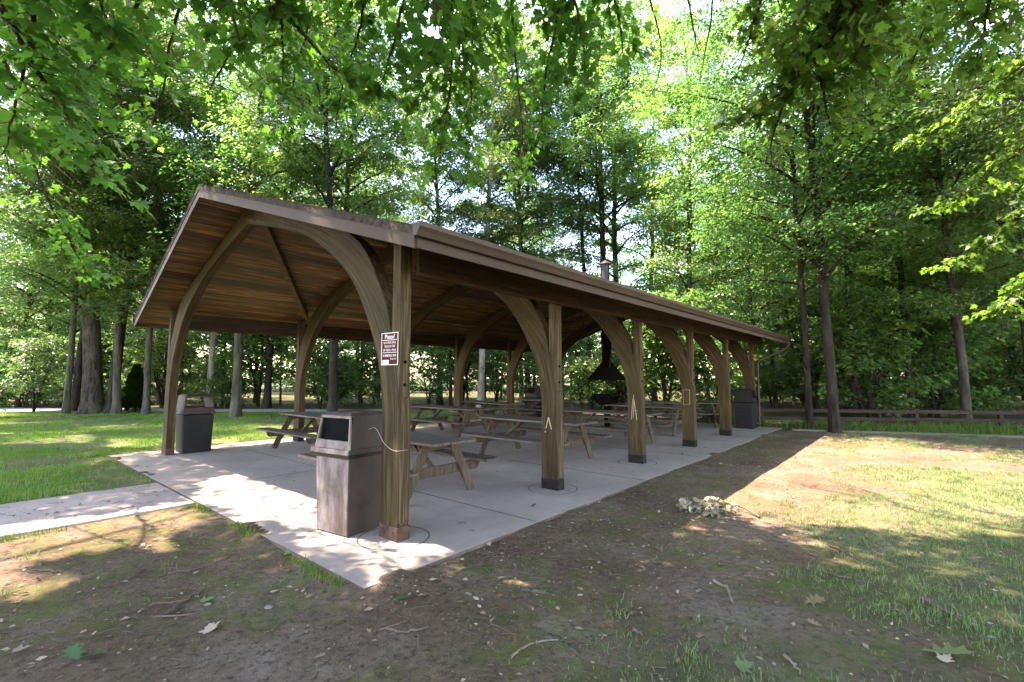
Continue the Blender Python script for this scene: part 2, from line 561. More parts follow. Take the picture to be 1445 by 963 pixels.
# value noise for terrain and scattering
_g = np.random.default_rng(3).random((256, 256))
def vnoise(x, y, s):
    x, y = np.asarray(x) * s + 91.3, np.asarray(y) * s + 57.7
    i, j = np.floor(x).astype(int), np.floor(y).astype(int)
    fx, fy = x - i, y - j
    fx, fy = fx * fx * (3 - 2 * fx), fy * fy * (3 - 2 * fy)
    g = lambda a, b: _g[a % 256, b % 256]
    return (g(i, j) * (1 - fx) + g(i + 1, j) * fx) * (1 - fy) + (g(i, j + 1) * (1 - fx) + g(i + 1, j + 1) * fx) * fy
def fbm(x, y, s, o=4):
    return sum(vnoise(x, y, s * 2 ** k) * 0.5 ** k for k in range(o)) / sum(0.5 ** k for k in range(o))

def in_poly(x, y, poly):
    x, y = np.asarray(x), np.asarray(y)
    r = np.zeros(x.shape, dtype=bool)
    n = len(poly)
    for k in range(n):
        (x1, y1), (x2, y2) = poly[k], poly[(k + 1) % n]
        c = ((y1 > y) != (y2 > y)) & (x < (x2 - x1) * (y - y1) / (y2 - y1 + 1e-12) + x1)
        r ^= c
    return r

# sun patches wanted on the ground; crowns are cut open above them
GAPS = [([(8.86, 13.98), (4.37, 8.78), (1.6, 5.7), (2.42, 5.75), (2.75, 5.58), (3.05, 5.25), (3.93, 5.2), (4.35, 5.16), (5.13, 4.87), (9.2, 7.6), (8.6, 9.13), (9.57, 11.2), (10.17, 13.01)], 0.985),
        ([(-6.5, 5.1), (-4.92, 5.58), (-4.16, 6.27), (-3.68, 5.95), (-3.29, 4.68), (-3.7, 4.68), (-4.0, 4.41), (-3.62, 3.78), (-4.6, 3.3)], 0.99),
        ([(-4.72, 8.27), (-2.67, 6.6), (-1.24, 4.68), (-0.74, 4.94), (-0.46, 4.68), (-0.72, 4.04), (-1.12, 3.81), (-2.34, 4.98), (-3.82, 6.17), (-4.74, 7.13)], 0.90),
        ([(-15.36, 14.33), (-12.6, 14.33), (-10.45, 11.91), (-12.48, 11.66)], 0.9),
        ([(-10.84, 13.01), (-9.0, 13.01), (-8.2, 11.66), (-9.32, 11.0)], 0.9),
        ([(-7.96, 12.72), (-7.38, 16.43), (-6.16, 14.71), (-6.77, 11.09)], 0.9),
        ([(9.13, 10.88), (12.5, 10.38), (11.15, 9.3), (8.39, 9.35)], 0.8),
        ([(-0.13, 4.04), (0.26, 3.84), (0.35, 3.6), (-0.01, 3.6)], 0.95)]
def keep_leaf(P, g):
    """False for leaves that would stand in one of the canopy openings"""
    t = (P[:, 2] + 0.05) / SUN[2]
    gx, gy = P[:, 0] - SUN[0] * t, P[:, 1] - SUN[1] * t
    wob = 0.22
    gx2 = gx + (vnoise(gx, gy, 2.3) - 0.5) * wob * 2
    gy2 = gy + (vnoise(gx + 31, gy + 17, 2.3) - 0.5) * wob * 2
    k = np.ones(len(P), dtype=bool)
    for poly, pr in GAPS:
        ins = in_poly(gx2, gy2, poly)
        k &= ~(ins & (g.random(len(P)) < pr))
    return k

# ------------------------------------------------------------------ ground
def lawn_mask(x, y):
    u, v = to_uv(x, y)
    left = (v > 5.75) & (u < 0.0) | (v > SW + 0.05)
    return left

def ground_z(x, y):
    u, v = to_uv(x, y)
    z = -0.055 + (fbm(x, y, 0.45) - 0.5) * 0.055 + (fbm(x + 9, y + 4, 2.2, 3) - 0.5) * 0.022
    du = np.maximum(np.maximum(-u, u - SL), 0)
    dv = np.maximum(np.maximum(-v, v - SW), 0)
    d = np.hypot(du, dv)
    near = np.clip(1 - d / 0.5, 0, 1)
    z = z * (1 - near) + (-0.030 + 0.13 * np.clip(fbm(x + 2, y + 7, 1.6, 4) - 0.46, -0.05, 0.5)) * near
    ins = np.minimum(np.minimum(u, SL - u), np.minimum(v, SW - v))
    z = np.where(ins > 0.12, -0.10, z)
    pin = (u < 0.3) & (u > -19) & (v > 3.98) & (v < 5.50)
    z = np.where(pin, -0.10, z)
    pn = (u < 0) & (u > -20) & (v > 3.2) & (v < 6.3) & ~pin
    z = np.where(pn, np.minimum(z, -0.020), z)
    z = np.where(pn, np.maximum(z, -0.034), z)
    return z

def axis(lo, hi, step, far):
    a = np.arange(lo, hi + 1e-6, step)
    g = step * 1.35 ** np.arange(1, 40)
    ext = np.cumsum(g)
    ext = ext[ext < far]
    return np.concatenate([(lo - ext)[::-1], a, hi + ext])
gxs = axis(-14, 14, 0.075, 600)
gys = axis(0.6, 19, 0.075, 600)
GX, GY = np.meshgrid(gxs, gys, indexing='ij')
GZ = ground_z(GX, GY)
nx, ny = GX.shape
idx = np.arange(nx * ny).reshape(nx, ny)
gf = np.stack([idx[:-1, :-1], idx[1:, :-1], idx[1:, 1:], idx[:-1, 1:]], -1).reshape(-1, 4)
gu, gv = to_uv(GX, GY)
lawn = lawn_mask(GX, GY).astype(float)
edge = np.clip((GY - 20.5) / 3, 0, 1)
right = np.clip((-gv - 1.0) / 2.5, 0, 1) * np.clip((gu + 0.5) / 2.5, 0, 1)
moss = np.clip((fbm(GX + 3, GY, 0.8) - 0.385) * 6, 0, 1) * (1 - lawn) * (1 - 0.85 * np.clip((gu - 2.8) / 1.2, 0, 1) * np.clip((-gv - 0.9) / 0.6, 0, 1))
def tuft_density(x, y):
    u_, v_ = to_uv(x, y)
    far = np.clip((-v_ - 1.1) / 2.4, 0, 1) * np.clip((u_ + 1.2) / 2.0, 0, 1)
    n1 = np.clip((fbm(x + 5, y + 2, 0.9) - 0.44) * 6, 0, 1)
    return far * n1
rgreen = 0.6 * tuft_density(GX, GY)
grassy = np.maximum(lawn * 0.95, rgreen)
forest = np.clip((GY - 15.2 + (GX - 9) * 0.2) / 1.5, 0, 1) * (GX > 3) + np.clip((GY - 24) / 3, 0, 1) * (GX <= 3)
gm = mesh_np('ground', np.stack([GX, GY, GZ], -1).reshape(-1, 3), gf, smooth=True,
             pattr={'grassy': grassy.ravel(), 'moss': moss.ravel(), 'forest': np.clip(forest, 0, 1).ravel()})

def ground_material():
    s = N('bare_earth_and_turf')
    v = s.coord()
    a = s.noise(v, 0.9, 7, 0.6)
    b = s.noise(v, 7.0, 7, 0.7)
    c = s.noise(v, 55, 5, 0.7)
    dirt = s.ramp(a, [(0.33, (0.080, 0.050, 0.029)), (0.5, (0.132, 0.092, 0.059)), (0.68, (0.190, 0.154, 0.122))])
    dirt = s.mix(s.ramp(b, [(0.35, (0.6,) * 3), (0.58, (0, 0, 0))]), dirt, (0.085, 0.062, 0.046))
    dirt = s.mix(s.ramp(c, [(0.55, (0, 0, 0)), (0.72, (0.4,) * 3)]), dirt, (0.19, 0.14, 0.10))
    dirt = s.mix(s.ramp(c, [(0.30, (0.55,) * 3), (0.43, (0, 0, 0))]), dirt, (0.055, 0.040, 0.030))
    d2 = s.noise(v, 19, 6, 0.75, 0.5)
    dirt = s.mix(s.ramp(d2, [(0.38, (0.9,) * 3), (0.49, (0, 0, 0))]), dirt, (0.055, 0.037, 0.026))
    dirt = s.mix(s.ramp(d2, [(0.55, (0, 0, 0)), (0.66, (0.6,) * 3)]), dirt, (0.21, 0.150, 0.105))
    vo = s.n('ShaderNodeTexVoronoi', feature='F1')
    vo.inputs['Scale'].default_value = 46
    s.l(v, vo.inputs['Vector'])
    dirt = s.mix(s.ramp(vo.outputs['Distance'], [(0.10, (0.35,) * 3), (0.20, (0, 0, 0))]), dirt, (0.22, 0.165, 0.125))
    mossc = s.ramp(b, [(0.35, (0.048, 0.066, 0.014)), (0.65, (0.105, 0.118, 0.028))])
    mf = s.math('MULTIPLY', s.attr('moss').outputs['Fac'], s.ramp(s.noise(v, 3.2, 7, 0.72), [(0.44, (0, 0, 0)), (0.62, (0.8,) * 3)]))
    col = s.mix(mf, dirt, mossc)
    turf = s.ramp(b, [(0.3, (0.050, 0.085, 0.020)), (0.7, (0.095, 0.140, 0.034))])
    soil2 = s.mix(s.ramp(s.noise(v, 2.1, 6, 0.7), [(0.52, (0, 0, 0)), (0.62, (0.85,) * 3)]), turf, (0.12, 0.092, 0.060))
    gfac = s.math('MULTIPLY', s.attr('grassy').outputs['Fac'], s.ramp(s.noise(v, 4.5, 7, 0.7), [(0.30, (0.35,) * 3), (0.55, (1, 1, 1))]))
    col = s.mix(gfac, col, soil2)
    fl = s.ramp(b, [(0.3, (0.045, 0.034, 0.022)), (0.6, (0.060, 0.068, 0.026))])
    col = s.mix(s.attr('forest').outputs['Fac'], col, fl)
    h = s.math('ADD', s.math('ADD', s.math('MULTIPLY', c, 0.5), b), s.math('MULTIPLY', d2, 0.8))
    return s.finish(col, 0.95, s.bump(h, 0.8, 0.035), spec=0.1)
struct('ground', gm, ground_material())

# slab, joints, path, kerb, road -----------------------------------------
def shelter_struct(name, b, mat, bevel=0.0):
    o = b.build(name, mat, None, bevel)
    o.location = C0
    o.rotation_euler = (0, 0, ROT)
    o['kind'] = 'structure'
    return o
b = B()
b.box(0, SL, 0, SW, -0.14, 0.0, 0.5)
shelter_struct('pavement', b, M['concrete'], 0.0)
b = B()
POSTS_U = [0.75 + 2.722 * k for k in range(6)]
for k in range(5):
    uj = 2.16 + 2.76 * k
    b.box(uj - 0.006, uj + 0.006, 0.012, SW - 0.012, -0.01, 0.0025)
b.box(0.02, SL - 0.02, SW / 2 - 0.006, SW / 2 + 0.006, -0.01, 0.0018)
for pu in POSTS_U:                         # scored rings round the post feet
    for pv in (0.65 + 0.135, SW - 0.65 - 0.135):
        n = 56
        vs_ = []
        for k in range(n):
            a_ = 2 * PI * k / n
            for r_ in (0.343, 0.356):
                vs_.append((pu + 0.075 + r_ * math.cos(a_), pv + r_ * math.sin(a_), 0.0032))
        b.add(vs_, [(2 * k, 2 * k + 1, (2 * k + 3) % (2 * n), (2 * k + 2) % (2 * n)) for k in range(n)])
shelter_struct('pavement_joints', b, M['joint'])
b = B()
b.box(-18.5, -0.022, 3.86, 5.62, -0.12, -0.006, 0.5)
shelter_struct('path', b, M['path'], 0.01)
b = B()
b.bar((8.62, 14.72, -0.03), (19.0, 11.35, -0.03), 0.10, 0.07, tint=0.5)
struct('kerb', b, M['kerb'])
b = B()
b.add([(-48, 22.9, -0.012), (-5.5, 21.9, -0.012), (-5.5, 23.5, -0.012), (-48, 26.2, -0.012)], [(0, 1, 2, 3)], 0.5)
struct('road', b, M['road'])

# ------------------------------------------------------------------ shelter
RU, RL_, RR, RE = 0.10, 0.35, -0.11, 15.45       # ridge front u, eave front u, eave v, rear end u
VL, VM = 9.51, 4.70
ZE, ZR, FH = 2.68, 4.262, 0.195                   # trim bottom at eave, at ridge, trim height
SLP = (ZR - ZE) / (VM - RR)
def under(v):                                     # underside of the boarding
    return ZE + 0.075 + SLP * (min(v, 2 * VM - v) - RR)

shelter = thing('picnic_shelter', 'open brown timber picnic shelter with curved wooden arches and a pitched roof', 'shelter', C0, ROT)

# roof plates (shingled) and board ceiling
b = B()
def roof_slab(b, v0, v1, dz0, dz1, u_shrink, tint=None):
    P = []
    for dz in (dz0, dz1):
        for (vv, uu) in ((v0, 'f'), (v1, 'f'), (v1, 'b'), (v0, 'b')):
            m = min(vv, 2 * VM - vv)
            t = (m - RR) / (VM - RR)
            uf = RL_ + (RU - RL_) * t + u_shrink
            ub = RE + (0.25) * t - u_shrink
            P.append((uf if uu == 'f' else ub, vv, under(vv) + dz))
    b.hexa(P, tint)
roof_slab(b, RR - 0.03, VM, 0.045, 0.118, -0.03, 0.5)
roof_slab(b, VM, VL + 0.03, 0.045, 0.118, -0.03, 0.5)
roof = b.build('roof', M['shingle'], shelter)
b = B()                                           # ragged shingle courses at the edges
for k in range(34):
    for side in (0, 1):
        v0 = RR - 0.045 + k * 0.1415
        v1 = v0 + 0.15
        if side: v0, v1 = 2 * VM - v0, 2 * VM - v1
        m0 = (min(v0, 2 * VM - v0) - RR) / (VM - RR)
        uf = RL_ + (RU - RL_) * m0 - 0.034 - random.random() * 0.008
        zz = under(v0)
        z1 = under(v1)
        b.hexa([(uf, v0, zz + 0.119), (RE, v0, zz + 0.119), (RE, v1, z1 + 0.119), (uf, v1, z1 + 0.119),
                (uf, v0, zz + 0.129), (RE, v0, zz + 0.129), (RE, v1, z1 + 0.122), (uf, v1, z1 + 0.122)])
b.build('shingles', M['shingle'], roof)
b = B()
nb = 38
for k in range(nb):
    for side in (0, 1):
        v0 = RR + 0.01 + (VM - RR - 0.01) * k / nb
        v1 = RR + 0.01 + (VM - RR - 0.01) * (k + 1) / nb - 0.006
        us = [RL_ - 0.05, 3.5, 6.2, 8.9, 11.7, RE - 0.02]
        cut = 0.9 * (random.random() - 0.5)
        for j in range(5):
            a0 = us[j] + (cut if 0 < j else 0) + (0.004 if j else 0)
            a1 = us[j + 1] + (cut if j < 4 else 0)
            if j == 0:
                a0 = RL_ + (RU - RL_) * (k + 0.5) / nb + 0.02
            va, vb = (v0, v1) if not side else (2 * VM - v0, 2 * VM - v1)
            b.hexa([(a0, va, under(va)), (a1, va, under(va)), (a1, vb, under(vb)), (a0, vb, under(vb)),
                    (a0, va, under(va) + 0.03), (a1, va, under(va) + 0.03), (a1, vb, under(vb) + 0.03), (a0, vb, under(vb) + 0.03)])
b.build('ceiling', M['deck'], shelter)
# trim boards
def rake(front, side):
    b = B()
    P = []
    for dz in (0, FH):
        for (vv, du) in ((RR if not side else VL, 0), (VM, 0), (VM, 1), (RR if not side else VL, 1)):
            t = 0 if vv != VM else 1
            if front:
                uu = RL_ + (RU - RL_) * t - 0.022 + du * 0.022
            else:
                uu = RE + 0.25 * t + du * 0.022
            P.append((uu, vv, (ZR if t else ZE) + dz))
    b.hexa(P, 0.5)
    return b.build('fascia', M['fascia'], roof, 0.003)
for fr in (True, False):
    for sd_ in (0, 1):
        rake(fr, sd_)
for vv, s_ in ((RR, -1), (VL, 1)):
    b = B()
    b.box(RL_ - 0.002, RE, min(vv, vv + s_ * 0.022), max(vv, vv + s_ * 0.022), ZE + 0.002, ZE + FH - 0.03, 0.5)
    b.build('fascia', M['fascia'], roof, 0.003)
    prof = [(0.024, -0.115), (0.075, -0.115), (0.095, -0.075), (0.118, -0.045), (0.125, -0.005), (0.112, -0.005), (0.106, -0.04), (0.085, -0.068), (0.068, -0.103), (0.034, -0.103), (0.034, -0.0), (0.024, -0.0)]
    b = B()
    b.prism([(vv + s_ * p, ZE + FH + 0.012 + q) for p, q in prof], 0, RL_ - 0.055, RE + 0.03, 0.5)
    b.prism([(vv + s_ * p, ZE + FH + 0.012 + q) for p, q in prof[:5] + [(0.024, -0.005)]], 0, RL_ - 0.058, RL_ - 0.0555, 0.5)
    g_ = b.build('gutter', M['gutter'], roof)
    if s_ < 0:
        b = B()
        zt = ZE + 0.07
        b.tube([(RE - 0.12, vv - 0.075, zt), (RE - 0.12, vv - 0.075, zt - 0.13), (RE - 0.2, vv, zt - 0.24), (14.75, 0.58, zt - 0.62), (14.70, 0.61, zt - 0.75), (14.70, 0.61, 0.06)], 0.036, 8)
        b.build('downspout', M['gutter'], roof, 0, True)
# eave beams
for vv in (0.588, SW - 0.588 - 0.055):
    b = B()
    b.box(0.93, RE - 0.1, vv, vv + 0.055, 2.645, under(0.6) - 0.012, 0.5)
    b.build('eave_beam', M['beam'], shelter, 0.004)

# arched frames
def bez(pts, n):
    pts = [np.array(p, float) for p in pts]
    res = []
    for k in range(n + 1):
        t = k / n
        q = pts
        while len(q) > 1:
            q = [q[i] * (1 - t) + q[i + 1] * t for i in range(len(q) - 1)]
        res.append(tuple(q[0]))
    return res
def crv(ctrl, n):
    """catmull-rom through control points"""
    c = [np.array(p, float) for p in ctrl]
    c = [2 * c[0] - c[1]] + c + [2 * c[-1] - c[-2]]
    res = []
    for i in range(1, len(c) - 2):
        for k in range(n):
            t = k / n
            p = 0.5 * (2 * c[i] + (c[i + 1] - c[i - 1]) * t + (2 * c[i - 1] - 5 * c[i] + 4 * c[i + 1] - c[i + 2]) * t * t + (3 * c[i] - c[i - 1] - 3 * c[i + 1] + c[i + 2]) * t ** 3)
            res.append(tuple(p))
    res.append(tuple(c[-2]))
    return res
B0 = 0.65
inner = crv([(B0 + .275, 0.0), (B0 + .278, 0.7), (B0 + .285, 1.38), (B0 + .47, 2.02), (B0 + .98, 2.76), (B0 + 1.88, 3.36), (B0 + 2.9, 3.72), (VM - 0.004, 4.03)], 6)
outer = crv([(B0 + .0, 0.0), (B0 + .002, 0.7), (B0 + .004, 1.385), (B0 + .140, 2.02), (B0 + .33, 2.52), (B0 + .90, under(B0 + .9) - 0.10), (B0 + 2.3, under(B0 + 2.3) - 0.008), (VM - 0.004, under(VM) - 0.010)], 6)
outer = [(v_, min(z_, under(v_) - 0.008)) for v_, z_ in outer]
FT = 0.15
for k, pu in enumerate(POSTS_U):
    for side in (0, 1):
        mir = (lambda p: p) if not side else (lambda p: (2 * VM - 0.03 - p[0], p[1]))
        mv = (lambda v_: v_) if not side else (lambda v_: 2 * VM - 0.03 - v_)
        b = B()
        b.strip([mir(p) for p in outer], [mir(p) for p in inner], 0, pu, pu + FT)
        arch = b.build('arch', M['arch'], shelter, 0.006)
        # grain and laminations follow the bend
        oa, ia = np.array(outer), np.array(inner)
        mid = (oa + ia) / 2
        run = np.concatenate([[0], np.cumsum(np.linalg.norm(np.diff(mid, axis=0), axis=1))]) * 0.055 + k * 1.7 + side * 0.9
        wdt = np.linalg.norm(oa - ia, axis=1)
        gr = np.concatenate([np.stack([wdt if e % 2 == 0 else wdt * 0, np.full(len(run), pu + (0 if e < 2 else FT)), run], 1) for e in range(4)])
        at = arch.data.attributes.new('grain', 'FLOAT_VECTOR', 'POINT')
        at.data.foreach_set('vector', gr.astype(np.float32).ravel())
        b = B()
        va, vb = sorted((mv(B0 + 0.006), mv(B0 + 0.136)))
        b.box(pu + 0.006, pu + FT - 0.006, va, vb, 1.392, under(B0) - 0.002)
        b.build('post', M['post'], arch, 0.005)
        b = B()                                   # thin outer cheek board below the seam
        va, vb = sorted((mv(B0 - 0.012), mv(B0 - 0.001)))
        b.box(pu + 0.003, pu + FT - 0.003, va, vb, 0.17, 1.383)
        b.build('cheek_board', M['post'], arch, 0.003)
        b = B()
        va, vb = sorted((mv(B0 - 0.0145), mv(B0 + 0.279)))
        hs = 0.15 if k else 0.135
        b.box(pu - 0.003, pu + FT + 0.003, va, vb, 0.0, hs)
        for q in (0.05, 0.22):
            bv = mv(B0 + q)
            b.tube([(pu - 0.016, bv, 0.085), (pu - 0.004, bv, 0.085)], 0.012, 8)
        b.build('metal_shoe', M['shoe'] if k == 0 else M['shoe_dark'], arch, 0.003)
        # bolts through the joint
        for zz in (1.52, 1.75):
            b = B()
            yv = mv(B0 - 0.002)
            b.tube([(pu + FT / 2, yv - 0.006, zz), (pu + FT / 2, yv + 0.008, zz)], 0.016, 8)
            b.build('bolt', M['steel'], arch)
        if side == 0 and k in (1, 2, 3):
            b = B()
            ys = B0 + 0.14
            x_ = pu - 0.0015
            def stroke(p, q, wd=0.012):
                b.bar((x_, ys - p[0], p[1]), (x_, ys - q[0], q[1]), wd, 0.004, (1, 0, 0), 0.5)
            if k == 1:
                stroke((-0.05, 0.86), (-0.005, 1.02), 0.014); stroke((-0.005, 1.02), (0.045, 0.85), 0.014)
                stroke((-0.062, 0.82), (-0.056, 0.80))
            elif k == 2:
                stroke((-0.06, 0.80), (-0.028, 1.14), 0.010); stroke((-0.028, 1.14), (0.0, 1.26), 0.010)
                stroke((-0.02, 0.84), (0.0, 1.18), 0.010); stroke((0.0, 1.18), (0.05, 0.80), 0.012); stroke((-0.015, 0.97), (0.055, 0.97), 0.006)
            else:
                stroke((-0.09, 0.95), (-0.09, 1.30), 0.006); stroke((-0.09, 1.30), (0.06, 1.30), 0.008)
                stroke((0.06, 1.30), (0.06, 0.97), 0.008); stroke((-0.09, 0.95), (0.06, 0.97), 0.006)
            b.build('carving', M['carve'], arch)
# diagonal roof braces
def brace(u0, v0, u1, v1):
    b = B()
    b.bar((u0, v0, under(v0) - 0.085), (u1, v1, under(v1) - 0.085), 0.10, 0.14, tint=0.6)
    b.build('brace', M['brace'], shelter, 0.004)
brace(0.92, VM - 0.05, 3.42, 8.15)
brace(14.30, VM - 0.05, 11.85, 8.15)
brace(14.30, VM - 0.35, 11.85, 1.3)

# ------------------------------------------------------------------ picnic tables
def make_table():
    r = thing('picnic_table', 'table', 'picnic table')
    Lh = 1.24
    b = B()
    for k in range(5):
        y = -0.36 + k * 0.145
        j = random.uniform(-0.012, 0.012)
        b.box(-Lh + j, Lh + j, y, y + 0.138, 0.722, 0.76)
    b.build('tabletop', M['table'], r, 0.006)
    for s_ in (-1, 1):
        b = B()
        for q in range(2):
            y = s_ * (0.60 + q * 0.145)
            b.box(-Lh, Lh, min(y, y + s_ * 0.138), max(y, y + s_ * 0.138), 0.412, 0.45)
        b.build('bench', M['table'], r, 0.006)
    for e in (-1, 1):
        x = e * (Lh - 0.30)
        for s_ in (-1, 1):
            b = B()
            b.bar((x, s_ * 0.22, 0.72), (x, s_ * 0.60, 0.0), 0.04, 0.125, (0, 1, 0.5))
            for zz in (0.36, 0.41, 0.62):
                yy = s_ * (0.22 + 0.38 * (0.72 - zz) / 0.72)
                b.tube([(x + e * 0.018, yy, zz), (x + e * 0.027, yy, zz)], 0.011, 8)
            b.build('leg', M['tableleg'], r, 0.004)
        b = B()
        xx = x - e * 0.043
        b.prism([(-0.80, 0.41), (-0.76, 0.30), (-0.72, 0.275), (0.72, 0.275), (0.76, 0.30), (0.80, 0.41)], 0, xx - 0.019, xx + 0.019)
        b.build('seat_beam', M['tableleg'], r, 0.004)
        b = B()
        b.prism([(-0.35, 0.721), (-0.30, 0.63), (0.30, 0.63), (0.35, 0.721)], 0, xx - 0.019, xx + 0.019)
        b.build('top_cleat', M['tableleg'], r, 0.004)
        b = B()
        b.bar((xx - e * 0.03, 0, 0.31), (e * 0.30, 0, 0.70), 0.085, 0.038, (e * 0.6, 0, -0.8))
        b.build('brace', M['tableleg'], r, 0.004)
    return r
proto = make_table()
TABLES = [ # u, v, turn, label
    (2.16, 2.58, 0.0, 'weathered picnic table just behind the front post with the rules sign'),
    (3.22, 6.85, 0.5, 'picnic table at the left slab edge, partly behind the faded brown trash can'),
    (5.52, 2.62, -1.0, 'long picnic table whose end reaches the post with the small carved A'),
    (6.92, 6.72, 1.5, 'second table from the front in the far row of picnic tables'),
    (8.28, 2.55, 0.0, 'picnic table with its pale leg ends showing beside the tall carved A post'),
    (9.55, 7.55, -12.0, 'third table from the front in the far row of picnic tables, set askew'),
    (11.15, 2.75, 1.0, 'picnic table with a bluish sky-lit top between the two carved posts and the grill'),
    (12.05, 7.15, -2.0, 'rear picnic table of the far row, in front of the grey trash can'),
    (13.75, 2.75, 28.0, 'last picnic table, turned askew at the far end near the dark trash can'),
]
for i, (u_, v_, a_, lb) in enumerate(TABLES):
    o = proto if i == 0 else copy_tree(proto)
    o.location = loc(u_, v_)
    o.rotation_euler = (0, 0, ROT + PI / 2 + R(a_))
    tag(o, lb, 'picnic table', 'picnic tables under the shelter roof')

# ------------------------------------------------------------------ trash cans
def make_can(mb, ml, label, at, rz, wd, back_open, bag=True, faded=None):  # faded: front material, fading plus sunlight put into its colour
    r = thing('trash_can', label, 'trash can', at, rz, 'trash cans on the shelter slab')
    h0, h1 = wd * 0.465, wd * 0.5
    b = B()
    def sq(h, z):
        return [(-h, -h, z), (h, -h, z), (h, h, z), (-h, h, z)]
    b.hexa(sq(h0, 0.0) + sq(h1, 0.80), 0.5)
    body = b.build('body', mb, r, 0.012)
    if faded:  # lighter face than the body, its sunlight painted in
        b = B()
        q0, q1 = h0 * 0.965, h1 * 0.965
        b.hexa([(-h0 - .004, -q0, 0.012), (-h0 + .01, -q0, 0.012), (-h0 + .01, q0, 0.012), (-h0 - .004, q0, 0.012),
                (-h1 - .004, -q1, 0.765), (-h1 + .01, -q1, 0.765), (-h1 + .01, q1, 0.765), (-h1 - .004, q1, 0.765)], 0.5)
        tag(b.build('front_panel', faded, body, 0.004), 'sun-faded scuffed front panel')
    if bag:
        b = B()
        b.hexa(sq(h1 + 0.006, 0.772) + sq(h1 + 0.012, 0.83), 0.5)
        b.build('liner', M['bag'], r, 0.006)
    lid = B()
    lid.hexa(sq(h1 + 0.03, 0.815) + sq(h1 + 0.022, 0.865), 0.5)
    a0, a1, z0, z1 = h1 + 0.012, h1 - 0.030, 0.862, 1.20
    def A(z): return a0 + (a1 - a0) * (z - z0) / (z1 - z0)
    fr = lid
    def panel(face, s0, s1, za, zb, th=0.022, s0b=None, s1b=None):
        P = []
        for z in (za, zb):
            q = A(z)
            lo, hi = s0 * q, s1 * q
            for (s_, d) in ((lo, 0), (hi, 0), (hi, th), (lo, th)):
                p = (face * (q - d), s_) if abs(face) == 1 else ((s_), (face / 2) * (q - d))
                P.append((p[0], p[1], z))
        fr.hexa(P, 0.5)
    for f_ in (1, -1):
        op = f_ == -1 or back_open
        if op:
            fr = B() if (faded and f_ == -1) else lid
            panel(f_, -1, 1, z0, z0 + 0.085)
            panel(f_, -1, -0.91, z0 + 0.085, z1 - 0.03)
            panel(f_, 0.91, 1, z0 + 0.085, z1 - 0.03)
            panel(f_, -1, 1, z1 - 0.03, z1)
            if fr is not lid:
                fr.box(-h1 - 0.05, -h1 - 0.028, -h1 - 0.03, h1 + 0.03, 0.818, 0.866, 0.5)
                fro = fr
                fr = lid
        else:
            panel(f_, -1, 1, z0, z1)
    for f_ in (2, -2):
        panel(f_, -0.94, 0.94, z0 + 0.001, z1 - 0.001)
    q = a1
    lid.hexa([(-q - .004, -q - .004, z1 - .002), (q + .004, -q - .004, z1 - .002), (q + .004, q + .004, z1 - .002), (-q - .004, q + .004, z1 - .002),
              (-q + .03, -q + .03, z1 + .03), (q - .03, -q + .03, z1 + .03), (q - .03, q - .03, z1 + .03), (-q + .03, q - .03, z1 + .03)], 0.5)
    lo = lid.build('lid', ml, r, 0.006)
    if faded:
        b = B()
        b.box(-h1 + 0.045, -h1 + 0.055, -h1 + 0.02, h1 - 0.02, 0.868, 1.185, 0.5)  # black panel added behind the opening to make the inside dark
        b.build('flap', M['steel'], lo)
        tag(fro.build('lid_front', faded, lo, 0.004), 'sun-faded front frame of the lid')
    return r
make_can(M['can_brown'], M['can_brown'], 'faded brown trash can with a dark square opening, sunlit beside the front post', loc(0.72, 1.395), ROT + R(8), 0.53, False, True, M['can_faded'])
make_can(M['can_black'], M['can_lid'], 'black trash can with a brown see-through hood beside the left front post', loc(1.31, 8.70), ROT + PI / 2, 0.56, True, False)
make_can(M['can_black'], M['can_black'], 'all-dark trash can in front of the last arch at the far end', loc(14.10, 0.86), ROT + PI / 2, 0.52, True, False)
make_can(M['can_black'], M['can_lid'], 'grey trash can mostly hidden behind the rear table of the far row', loc(13.1, 8.45), ROT, 0.5, True, False)

# ------------------------------------------------------------------ grill and hood
GP = loc(11.4, 4.25)
g_ = thing('barbecue_grill', 'black steel barbecue grill on a pedestal under the smoke hood', 'grill', GP, ROT + R(49))
b = B(); b.lathe([(0.0, 0.0), (0.24, 0.0), (0.24, 0.02), (0.11, 0.03), (0.11, 0.72), (0.0, 0.72)], 20)
b.build('pedestal', M['steel'], g_, 0, True)
b = B(); b.lathe([(0.0, 0.70), (0.26, 0.71), (0.38, 0.80), (0.40, 1.05), (0.385, 1.05), (0.36, 0.82), (0.0, 0.76)], 8)
b.build('fire_bowl', M['steel'], g_, 0, False)
for s_ in (-1, 1):
    b = B()
    x0, x1 = (0.38, 0.64) if s_ > 0 else (-0.64, -0.38)
    for y_ in (-0.3, 0.28):
        b.box(x0, x1, y_, y_ + 0.02, 0.83, 1.04)
    xo = x1 - 0.02 if s_ > 0 else x0
    b.box(xo, xo + 0.02, -0.28, -0.18, 0.83, 1.04); b.box(xo, xo + 0.02, 0.18, 0.28, 0.83, 1.04)
    b.box(xo, xo + 0.02, -0.18, 0.18, 0.83, 0.88); b.box(xo, xo + 0.02, -0.18, 0.18, 1.0, 1.04)
    b.box(x0, x1, -0.28, 0.28, 0.83, 0.85)
    b.build('side_rack', M['steel'], g_)
b = B()
for k in range(13):
    y_ = -0.33 + k * 0.055
    xx = math.sqrt(max(0.02, 0.36 ** 2 - y_ * y_))
    b.tube([(-xx, y_, 1.03), (xx, y_, 1.03)], 0.007, 6)
b.build('cooking_grate', M['steel'], g_)
h_ = thing('smoke_hood', 'black conical smoke hood with a flue pipe rising through the roof', 'smoke hood', GP, ROT)
